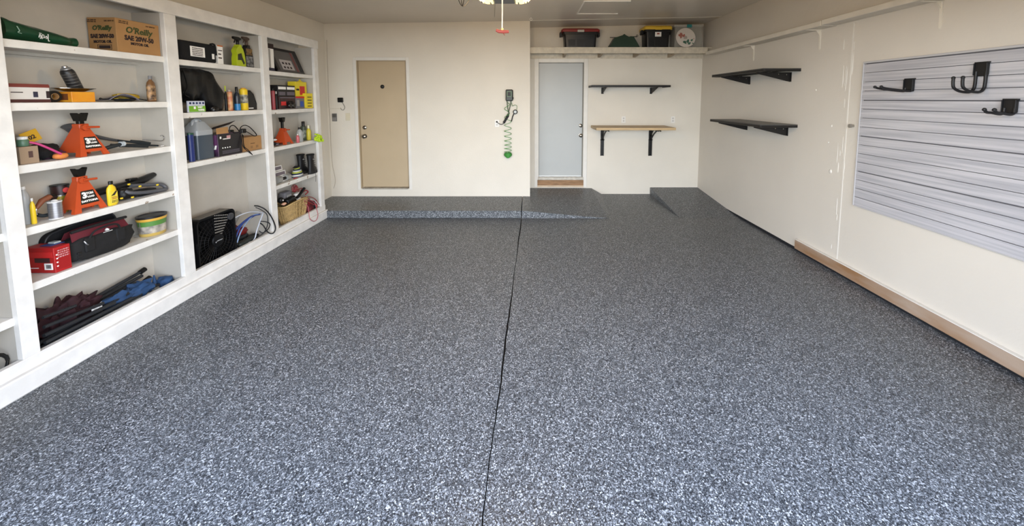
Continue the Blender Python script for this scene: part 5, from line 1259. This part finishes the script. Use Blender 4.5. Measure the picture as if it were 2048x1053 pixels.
# ------------------------------------------------------------------ bay 3, top shelf
t, W, H = carton('file_box', 'narrow white box with a dark top left of the leaning dark frame', 'box', 538, 549, '3a', 88, d=.15, X=-2.95, m=WPAP, decals=(('f', 0, 1, .82, 1, INK), ('f', 0, 1, 0, .12, mat('navy_print', '2b2b3c')), ('f', .05, .35, .12, .8, mat('pale_grey_print', '9b9893', .6))))
loc, W = front(551, 619, '3a', -2.93)
t = thing('picture_frame', 'dark framed panel with a pale printed sheet leaning in the far bay', 'frame', (loc[0], loc[1], loc[2]), 90)
Hf = .30; lean = Matrix.Translation((W * .02, .05, 0)) @ Matrix.Rotation(math.radians(-12), 4, 'X')
sk = .33
def skew(b):
    for v in b.bm.verts: v.co.x -= sk * v.co.z
    return b
def fr(x0, x1, z0, z1, y0, y1, m, nm, par=None):
    b = B().box(x0, x1, y0, y1, z0, z1, .001); skew(b); bmesh.ops.transform(b.bm, matrix=lean, verts=b.bm.verts[:]); return b.build(nm, m, t if par is None else par)
FRM = mat('dark_frame', '1f1d1d', .4)
fr(-W * .30, W * .46, .004, .03, 0, .02, mat('grey_frame_edge', '4b4845', .5), 'frame_rail'); fr(-W * .30, W * .46, Hf - .03, Hf, 0, .02, FRM, 'frame_rail')
fr(-W * .30, -W * .24, .03, Hf - .03, 0, .02, FRM, 'frame_stile'); fr(W * .36, W * .46, .03, Hf - .03, 0, .02, FRM, 'frame_stile')
fr(-W * .24, W * .36, .03, Hf - .03, .006, .012, mat('grey_mount', '5a5654', .5), 'mount_board')
sh_ = fr(-W * .14, W * .20, .045, .165, .003, .0065, mat('pale_sheet', 'a9a3a0', .6), 'printed_sheet')
for i in range(3):
    for j in range(2): fr(-W * .10 + i * W * .09, -W * .05 + i * W * .09, .06 + j * .05, .085 + j * .05, .0015, .0035, INK, 'printed_square')
fr(W * .26, W * .31, .03, Hf - .03, .001, .006, mat('dull_red_strip', '6e3f3c', .5), 'red_strip')
loc, W2 = front(540, 575, '3a', -3.075)
t = thing('flat_case', 'dark flat case standing behind the leaning frame', 'case', loc, 90)
B().box(-W2 / 2, W2 / 2 + .05, 0, .03, 0, .29, .006).build('case_body', mat('black_case_2', '151416', .5), t); B().cyl((W2 / 2, -.004, .27), (W2 / 2, 0, .27), .008, 10).build('stud', GRYM, t)
# ---- bay 3, second shelf
bottle('red_aerosol', 'dull red aerosol can at the near end of the second shelf in the far bay', 'can', 547, '3b', 8.5, 177, X=-2.955, body=mat('dull_red_can', '98434a', .4), cap=BLACKP, kind='can', capfrac=.1)
bottle('small_black_bottle', 'small black bottle with a white cap beside the dull red can', 'bottle', 553.5, '3b', 5, 183, X=-2.955, body=BLACKP, cap=WPL)
DRB = mat('dark_red_black_print', '3c1d1e', .5, col2='1a1718', vscale=20)
t, W, H1 = carton('tool_box_low', 'dark red and black printed box at the bottom of the small pile', 'box', 559, 591, '3b', 193, d=.15, X=-2.945, m=DRB, decals=(('f', .1, .4, .3, .6, mat('bright_red', 'bb2424', .5)), ('f', .05, .95, .86, .94, mat('grey_print', '8d8790', .5))))
carton('grey_printed_box', 'grey box with a blue picture next to the dark red box in the far bay', 'box', 592, 611, '3b', 193, d=.14, X=-2.95, m=mat('grey_carton', '66666c', .5), decals=(('f', .45, .8, .15, .6, mat('blue_picture', '2a4a9a', .5)), ('f', .1, .35, .2, .7, mat('pale_grey_print', '9b9893')), ('f', 0, 1, .85, 1, mat('bright_red', 'bb2424'))))
t, W, H2 = carton('white_black_box', 'black and white box stacked on the dark red box in the far bay', 'box', 556, 590, '3b', 171, d=.14, X=-2.95, dz=H1 + .001, m=mat('near_black_print2', '1c1a1b', .5), decals=(('f', .02, .45, .62, .86, WPAP), ('f', .52, .98, .62, .86, WPAP), ('f', .05, .4, .1, .4, mat('grey_print', '8d8790')), ('f', .5, .95, .1, .4, mat('grey_print', '8d8790'))))
t, W, H = carton('yellow_hardware_box', 'bright yellow box with red print on top of the pile in the far bay', 'box', 592, 614, '3b', 164, d=.10, X=-2.97, dz=.119, m=mat('bright_yellow_card', 'd6c028', .5), decals=(('f', .35, .8, .25, .75, mat('bright_red', 'bb2424')), ('f', .05, .3, .5, .6, INK)))
B().lathe([(.022, 0), (.022, .003)], 14, M=Matrix.Translation((W * .1, .03, H + .012)) @ Matrix.Rotation(PI / 2, 4, 'X')).build('hang_tab', mat('bright_yellow_card', 'd6c028'), t); B().box(-W * .1, W * .3, .026, .030, H - .001, H + .012).build('tab_neck', mat('bright_yellow_card', 'd6c028'), t)
carton('yellow_upright_box', 'small upright yellow box with black lines at the far end of the second shelf', 'box', 614, 627, '3b', 187, d=.05, X=-2.925, m=mat('bright_yellow_card', 'd6c028'), decals=tuple(('f', .2, .8, .12 + .2 * k, .17 + .2 * k, INK) for k in range(4)))
carton('white_small_box', 'small white box leaning above the upright yellow box in the far bay', 'box', 619, 629, '3b', 175, d=.06, X=-2.99, m=WPAP, decals=(('f', .2, .8, .7, .78, INK), ('f', .2, .6, .8, .86, INK)))
loc, W = front(556, 612, '3b', -2.912)
t = thing('crumpled_paper', 'crumpled white paper sheet at the shelf edge under the boxes in the far bay', 'paper', loc, 90)
g = [[(-W / 2 + W * i / 12, -.004 + .008 * j, .001 + .007 * abs(noise.noise(Vector((i * .8, j * .9, 2)))) + .004 * (3 - j) / 3) for j in range(4)] for i in range(13)]
B().sheet(g, .001).build('sheet', mat('soft_white_paper', 'cbc6bf', .7), t, 60)
t = thing('safety_goggles', 'black goggles resting against the dark red box in the far bay', 'goggles', (-2.93, depth_at(583, -2.93, 1.6), SHZ['3b'] + .008), 90)
for s_ in (-1, 1): B().lathe([(.03, 0), (.034, .008), (.028, .016)], 18, M=Matrix.Translation((s_ * .034, .0, .036)) @ Matrix.Rotation(PI / 2, 4, 'X')).build('lens_cup', mat('gloss_black', '151515'), t, 40)
cord('head_strap', [(-.062, 0, .04), (-.05, .006, .075), (0, .008, .088), (.05, .006, .075), (.062, 0, .04)], .004, BLACKP, t)
# ---- bay 3, third shelf
jack_stand('small orange jack stand in the far bay beside the clear bottles', 566, 591, '3c', 234, -2.935, decal=False, k=.155)
t = thing('socket_tray', 'dark jumble of small tools left of the small orange jack stand', 'tools', (-2.95, depth_at(556, -2.95, 1.15), SHZ['3c'] + EPS), 90)
for k, (x, z, m_, nm) in enumerate(((-.045, .03, BLACKP, 'dark_tool'), (.0, .018, mat('purple_grey', '5c5560', .5), 'grey_tool'), (.03, .014, BT, 'dark_tool'), (-.03, .075, WPL, 'white_cap'))):
    B().blob((x, .02, z), (.05, .05, z * 1.4 if k < 3 else .025), 8, 2.6, .3, 2, k, flat_bottom=.001).build(nm, m_, t, 60)
CLB = mat('clear_bottle', 'b7b9b5', .15, alpha=.55)
bottle('clear_bottle', 'clear plastic bottle with a black cap in the far bay', 'bottle', 600, '3c', 13, 255, X=-2.945, body=CLB, cap=BLACKP, capfrac=.12)
bottle('pink_bottle', 'small pink bottle at the foot of the small orange jack stand', 'bottle', 595.5, '3c', 7, 268, X=-2.922, body=mat('pink_fluid', 'b5595c', .3), cap=WPL)
bottle('black_cap_can', 'dark green spray can with a tall black cap in the far bay', 'can', 607.5, '3c', 11, 243, X=-3.0, body=mat('dark_green_can', '3a4436', .4), cap=BLACKP, kind='can', capfrac=.24, band=mat('pale_band', '8f958a', .5, col2='33402f', vscale=30))
bottle('glue_bottle', 'yellow squeeze bottle with a pointed tip in the far bay', 'bottle', 617.5, '3c', 10, 251, X=-2.97, body=mat('pale_yellow', 'c2b33a', .4), cap=mat('cream_tip', 'd3cfae', .4), capfrac=.2)
t = thing('chenille_mitt', 'fluffy lime green cleaning mitt hanging over the end of the third shelf', 'mitt', (-2.862, depth_at(634, -2.862, 1.2), SHZ['3c'] + .001), 90)
MIT = mat('lime_microfibre', 'b4cf28', .8)
b = B()
for k in range(70):
    u, v = random.uniform(-1, 1), random.uniform(-1, 1)
    if u * u + v * v > 1.1: continue
    x = .0 + u * .082; z = .022 - .035 * u + v * .045
    b.blob((x, -.02 + random.uniform(-.02, .015), z), (.026, .03, .022), 5, 2, 0, 1)
mt = b.build('pile', MIT, t, 60); mt['kind'] = 'stuff'
B().blob((0, -.008, .022), (.16, .035, .08), 8, 2.4, .2, 2).build('mitt_body', MIT, t, 60)
# ---- bay 3, fourth shelf
t = thing('striped_vents', 'stack of white-edged grey panels at the near end of the fourth shelf', 'panels', (-2.97, depth_at(563, -2.97, .8), SHZ['3d'] + EPS), 90)
for k, (pxr, pt) in enumerate(((576, 331), (575, 319), (570, 306))):
    zt = max(.0, lx(t, 560, pt + 13.5, -2.95).z) if k < 2 else lx(t, 560, pt + 13.0, -2.95).z
    zh = .056 if k else .05
    x1_ = lx(t, pxr, 320, -2.95).x; x0_ = lx(t, 551, 320, -2.95).x
    y0_ = .035 + .012 * k
    zb_ = .001 + .068 * k
    b = B().prism([(x0_, zb_), (x1_ + .02, zb_), (x1_, zb_ + .064), (x0_, zb_ + .066)], y0_ - .03, .10, 'y'); pn = b.build('panel', WPL, t)
    b = B().prism([(x0_, zb_ + .016), (x1_ - .004, zb_ + .016), (x1_ - .012, zb_ + .052), (x0_, zb_ + .053)], y0_ - .0325, y0_ - .0295, 'y'); b.build('mesh_insert', mat('grey_purple_mesh', '6b6268', .7, bump=.4, bscale=200), pn)
t = thing('dumbbell', 'grey hexagonal dumbbell at the front of the fourth shelf in the far bay', 'dumbbell', (-2.935, depth_at(571, -2.935, .72), SHZ['3d'] + EPS), 90)
HXG = mat('grey_neoprene', '8f8e88', .6)
for s_, x in ((-1, -.085), (1, .07)):
    hexp = [(.044 * math.cos(math.radians(30 + 60 * k)) + .03, .040 + .044 * math.sin(math.radians(30 + 60 * k))) for k in range(6)]
    z_ = min(v for _, v in hexp); hexp = [(u, v - z_ + .0005) for u, v in hexp]
    B().prism(hexp, x - .03, x + .03, 'x').build('hex_head', HXG, t)
    B().box(x - .031, x + .031, .012, .048, .03, .05, .003).build('head_face', mat('dark_face', '3b3a38', .6), t) if False else None
B().cyl((-.056, .03, .04), (.041, .03, .04), .018, 14).build('grip', BLACKP, t, 40)
t = thing('striped_beanie', 'yellow and navy striped beanie pile next to the black boots', 'hat', (-2.985, depth_at(594, -2.985, .75), SHZ['3d'] + EPS), 90)
for k, (m_, nm) in enumerate(((mat('slate_knit', '60646e', .9), 'stripe'), (WPL, 'stripe'), (mat('navy_knit', '1f2c45', .9), 'stripe'), (mat('acid_knit', 'a3a93e', .9), 'stripe'), (mat('white_knit', 'b9bab0', .9), 'stripe'), (mat('navy_knit', '1f2c45'), 'stripe'), (mat('acid_knit', 'a3a93e'), 'stripe'))):
    r_ = .092 - .0035 * k * (1 + k * .22)
    B().lathe([(r_, .017 * k), (r_ + .003, .017 * k + .008), (r_ - .002, .017 * k + .0165)], 22, sy=.62, c=(0, -.0, 0)).build(nm, m_, t, 50)
B().blob((-.03, -.01, .128), (.08, .06, .03), 8, 2.2, .4, 2, 4).build('dark_top', BLKC, t, 60)
def boot(label, pxc, X, turn):
    loc, s = spot(pxc, '3d', X)
    t = thing('work_boot', label, 'boot', loc, 90 + turn, 'pair of black boots on the fourth shelf of the far bay'); t.scale = (1.12, 1, 1.12)
    BK = mat('black_leather', '0f0e10', .5, bump=.3, bscale=60)
    b = B(); rings = []
    for z, cx_, w_, d_ in ((.03, .02, .16, .078), (.06, .015, .15, .074), (.09, -.005, .105, .07), (.13, -.012, .088, .068), (.18, -.015, .092, .074), (.225, -.015, .10, .082)):
        rings.append([b.bm.verts.new((cx_ + w_ / 2 * math.cos(2 * PI * k / 18), d_ / 2 * math.sin(2 * PI * k / 18), z)) for k in range(18)])
    for a_, c_ in zip(rings, rings[1:]):
        for k in range(18): b.bm.faces.new((a_[k], a_[(k + 1) % 18], c_[(k + 1) % 18], c_[k]))
    b.bm.faces.new(rings[0][::-1]); b.bm.faces.new(rings[-1])
    b.build('upper', BK, t, 60)
    b = B().prism([(.02 + .084 * math.cos(2 * PI * k / 18), .042 * math.sin(2 * PI * k / 18)) for k in range(18)], 0, .03, 'z'); b.build('sole', mat('rubber_sole', '1c1a1a', .7), t, 40)
    for k in range(4): B().tube([(.035 - .006 * k, -.034, .10 + .026 * k), (.05 - .006 * k, -.0, .104 + .026 * k)], .003, 6).build('lace', mat('grey_lace', '39383a', .7), t)
    B().box(-.03, -.012, -.044, -.036, .17, .182, .001).build('side_badge', GRYM, t)
    B().lathe([(.052, .222), (.055, .23), (.048, .236)], 18, c=(-.015, 0, 0), sy=.85).build('collar', BLKC, t, 50)
    return t
boot('black lace-up boot at the back of the pair standing in the far bay', 604, -3.04, 0)
bt = boot('black lace-up boot at the front of the pair, one lace hanging off the shelf', 627, -2.918, 4)
cord('hanging_lace', [(.0, -.042, .05), (.004, -.046, .0), (.006, -.046, -.05), (.0, -.045, -.10)], .0022, mat('grey_lace', '39383a'), bt)
t = thing('red_snips', 'small red handled snips lying on the fourth shelf in front of the striped hats', 'snips', (-2.925, depth_at(592, -2.925, .7), SHZ['3d'] + EPS), 90)
B().tube([(-.03, 0, .006), (0, .004, .008), (.03, .0, .006)], .005, 6).build('handle', RED, t, 60); B().tube([(-.03, .012, .006), (.0, .008, .008), (.02, .012, .006)], .005, 6).build('handle', RED, t, 60); B().prism([(.03, .002), (.05, .002), (.03, .009)], .0, .004, 'y').build('blade', GRYM, t)
# ---- bay 3, bottom: basket and red bag
ZK = SHZ['3f'] + EPS
Xb = -3.0
loc = (Xb, depth_at(585, Xb, .3), ZK)
t = thing('wicker_basket', 'tan wicker basket full of odds and ends at the bottom of the far bay', 'basket', loc, 90)
WK = mat('straw_wicker', 'b89a66', .75, var=.25, vscale=30); WKD = mat('dark_straw', '5e4c2c', .8)
aB, bB = .165, .072; aT, bT = .225, .098; HB = .245
NS = 44; NR = 17
def bp_(k, v, o=0.0):
    a = 2 * PI * k / NS
    def pw(q): return math.copysign(abs(q) ** .6, q)
    A_, C_ = aB + (aT - aB) * v + o, bB + (bT - bB) * v + o
    dip = -.03 * v * math.cos(2 * a) * .6
    return (A_ * pw(math.cos(a)), C_ * pw(math.sin(a)), HB * v + dip + .012)
b = B(); rows = []
for j in range(9):
    rows.append([b.bm.verts.new(bp_(k, j / 8, -.004)) for k in range(NS)])
for a_, c_ in zip(rows, rows[1:]):
    for k in range(NS): b.bm.faces.new((a_[k], a_[(k + 1) % NS], c_[(k + 1) % NS], c_[k]))
b.bm.faces.new(rows[0][::-1]); b.build('basket_wall', WKD, t, 60)
b = B()
for j in range(NR):
    v = (j + .5) / NR
    b.tube([bp_(k, v, .004 * (1 if (k + j) % 2 else -.3)) for k in range(NS)], .0055, 5, True)
wv = b.build('weave', WK, t, 60); wv['kind'] = 'stuff'
b = B()
for k in range(0, NS, 1): b.tube([bp_(k, v / 6, .006) for v in range(7)], .0045, 5)
st_ = b.build('stakes', WK, t, 60); st_['kind'] = 'stuff'
B().tube([bp_(k, 1.0, .003) for k in range(NS)], .011, 8, True).build('rim', WK, t, 60)
B().prism([(aB * .98 * math.copysign(abs(math.cos(2 * PI * k / 24)) ** .6, math.cos(2 * PI * k / 24)), bB * .98 * math.copysign(abs(math.sin(2 * PI * k / 24)) ** .6, math.sin(2 * PI * k / 24))) for k in range(24)], 0, .012, 'z').build('base', WKD, t)
def clutter(name, label, cat, px, py, X, size, m, seed, sq=3.0, amp=.2, extra=None):
    p = on_x(px, py, X)
    t = thing(name, label, cat, (p[0], p[1], p[2] - size[2] / 2), 90)
    B().blob((0, 0, size[2] / 2), size, 10, sq, amp, 2.2, seed).build('body', m, t, 60)
    if extra: extra(t)
    return t
clutter('grey_charger', 'grey boxy charger sticking out of the wicker basket', 'charger', 571, 391, -3.055, (.15, .09, .10), mat('dusty_grey_plastic', '65656a', .6), 3, 5, .1, lambda t: B().box(-.04, .04, -.05, -.04, .03, .06, .003).build('label_plate', mat('light_plate', '8d8c8a', .6), t))
clutter('hand_tool', 'black and white tool handle lying across the wicker basket', 'tool', 596, 389, -3.0, (.16, .06, .055), WPL, 5, 2.6, .25, lambda t: B().tube([(-.08, -.03, .0), (0, -.036, .04), (.09, -.03, .085)], .018, 10).build('black_grip', BLACKP, t, 60))
clutter('small_white_gadget', 'small white rounded gadget on top of the wicker basket', 'gadget', 598, 399, -2.96, (.07, .05, .045), WPL, 7, 2.4, .2, lambda t: B().tube([(-.02, -.026, .01), (.02, -.028, .03)], .006, 6).build('button', BLACKP, t, 60))
clutter('black_tool_case', 'black tool half buried in the wicker basket', 'tool', 580, 399, -2.965, (.17, .09, .06), BLACKP, 9, 2.6, .4, lambda t: B().tube([(-.07, -.03, .03), (-.02, -.045, .05), (.03, -.04, .04)], .010, 8).build('handle', BT, t, 60))
clutter('small_dark_bulb', 'small dark tool with a white tip at the near end of the wicker basket', 'tool', 561, 401, -2.97, (.06, .06, .07), BLACKP, 11, 2.2, .2, lambda t: B().blob((0, -.03, .035), (.018, .014, .02), 6, 2).build('white_tip', WPL, t, 60))
clutter('peach_cloth', 'small peach coloured cloth at the front rim of the wicker basket', 'cloth', 568, 408, -2.93, (.07, .04, .03), mat('peach_cloth', 'c99a7e', .8), 13, 2.2, .4)
RC = mat('dark_red_cable', '8f2a30', .45)
t = thing('red_cable', 'red cable bundle heaped on top of the wicker basket', 'cable', (-3.06, depth_at(595, -3.06, .5), on_x(595, 388, -3.06)[2]), 90)
for k, (px, py, rx_, rz_) in enumerate(((588, 377, .042, .042), (591, 379, .032, .035), (600, 381, .05, .022), (606, 383, .035, .02))):
    c = lx(t, px, py, -3.07 + .006 * k)
    pts = [(c.x + rx_ * (1 + .06 * (j // 12)) * math.cos(2 * PI * j / 12), c.y + .012 * math.sin(j * .9), c.z + rz_ * math.sin(2 * PI * j / 12 + .3)) for j in range(26)]
    B().tube(smoothpath(pts, 3), .0042, 6).build('cable_loop', RC, t, 60)
cord('cable_end', [lx(t, 606, 382, -3.0), lx(t, 612, 381, -2.99), lx(t, 616, 384, -2.99), lx(t, 611, 389, -2.99)], .008, RC, t)
loc = (-3.0, depth_at(624, -3.0, .3), ZK)
t = thing('red_bag', 'dark red and black nylon bag right of the wicker basket', 'bag', loc, 90)
wB = 31 / (F_PX / loc[1])
B().blob((0, .0, .09), (wB, .14, .18), 12, 2.6, .3, 2, 3, flat_bottom=.001).build('bag_body', mat('dark_red_nylon', '7a1a20', .6, col2='3a0d12', vscale=12), t, 60)
B().blob((wB * .28, -.02, .07), (wB * .5, .11, .14), 10, 2.6, .3, 2, 6, flat_bottom=.001).build('black_panel', BLKC, t, 60)
B().blob((.01, -.03, .02), (wB * .8, .07, .04), 8, 2.6, .2, 2, 8, flat_bottom=.001).build('black_base', BLKC, t, 60)
B().blob((wB * .47, -.06, .075), (.03, .03, .055), 8, 2.2, .1, 2).build('red_toggle', mat('bright_red_toggle', 'a8433c', .5), t, 60)
t2 = thing('jumper_cable', 'red and pink cord draped over the dark red bag and hanging off the ledge', 'cable', (-2.91, loc[1], ZK + .10), 90)
L5 = lambda x, y, X=-2.9: lx(t2, x, y, X)
cord('red_cord', [L5(608, 402), L5(616, 400), L5(624, 402), L5(630, 408), L5(633, 418, -2.87), L5(636, 430, -2.84), L5(633, 440, -2.838), L5(627, 443, -2.838), L5(620, 438, -2.838), L5(618, 428, -2.85), L5(616, 414, -2.88), L5(610, 408)], .004, mat('pink_red_cord', 'a8505a', .45), t2, 6)
cord('red_cord', [L5(609, 397), L5(618, 394), L5(628, 397), L5(634, 404), L5(630, 410), L5(618, 405), L5(609, 404)], .0045, RC, t2)
cord('red_cord', [L5(610, 393, -2.93), L5(620, 399, -2.91), L5(632, 402, -2.91), L5(638, 410, -2.91)], .004, RC, t2)
cord('white_cord', [L5(621, 399), L5(630, 402), L5(636, 409), L5(637, 412)], .005, WPL, t2)

# ------------------------------------------------------------------ keep shelf goods clear of posts, dividers and back
bpy.context.view_layer.update()
LOOSE = {'pressure_hose', 'power_adapter', 'chenille_mitt', 'jumper_cable', 'cable_loop', 'built_in_shelving', 'wall_adapter', 'wall_keypad'}
for o in [q for q in SC.objects if q.parent is None and q.type == 'EMPTY' and q.location.x < -2.84 and q.location.y < 5.1 and q.location.z < 2.4]:
    if o.name.split('.')[0] in LOOSE: continue
    vs = [c.matrix_world @ v.co for c in o.children_recursive if c.type == 'MESH' for v in c.data.vertices]
    y0, y1, x0 = min(v.y for v in vs), max(v.y for v in vs), min(v.x for v in vs)
    ym = (y0 + y1) / 2
    for k, (a, c) in BAYS.items():
        if a - .05 < ym < c + .03:
            if y1 > c - .002: o.location.y -= y1 - (c - .002)
            elif y0 < a - .07: o.location.y += (a - .07) - y0
    if x0 < XBK + .001: o.location.x += XBK + .001 - x0
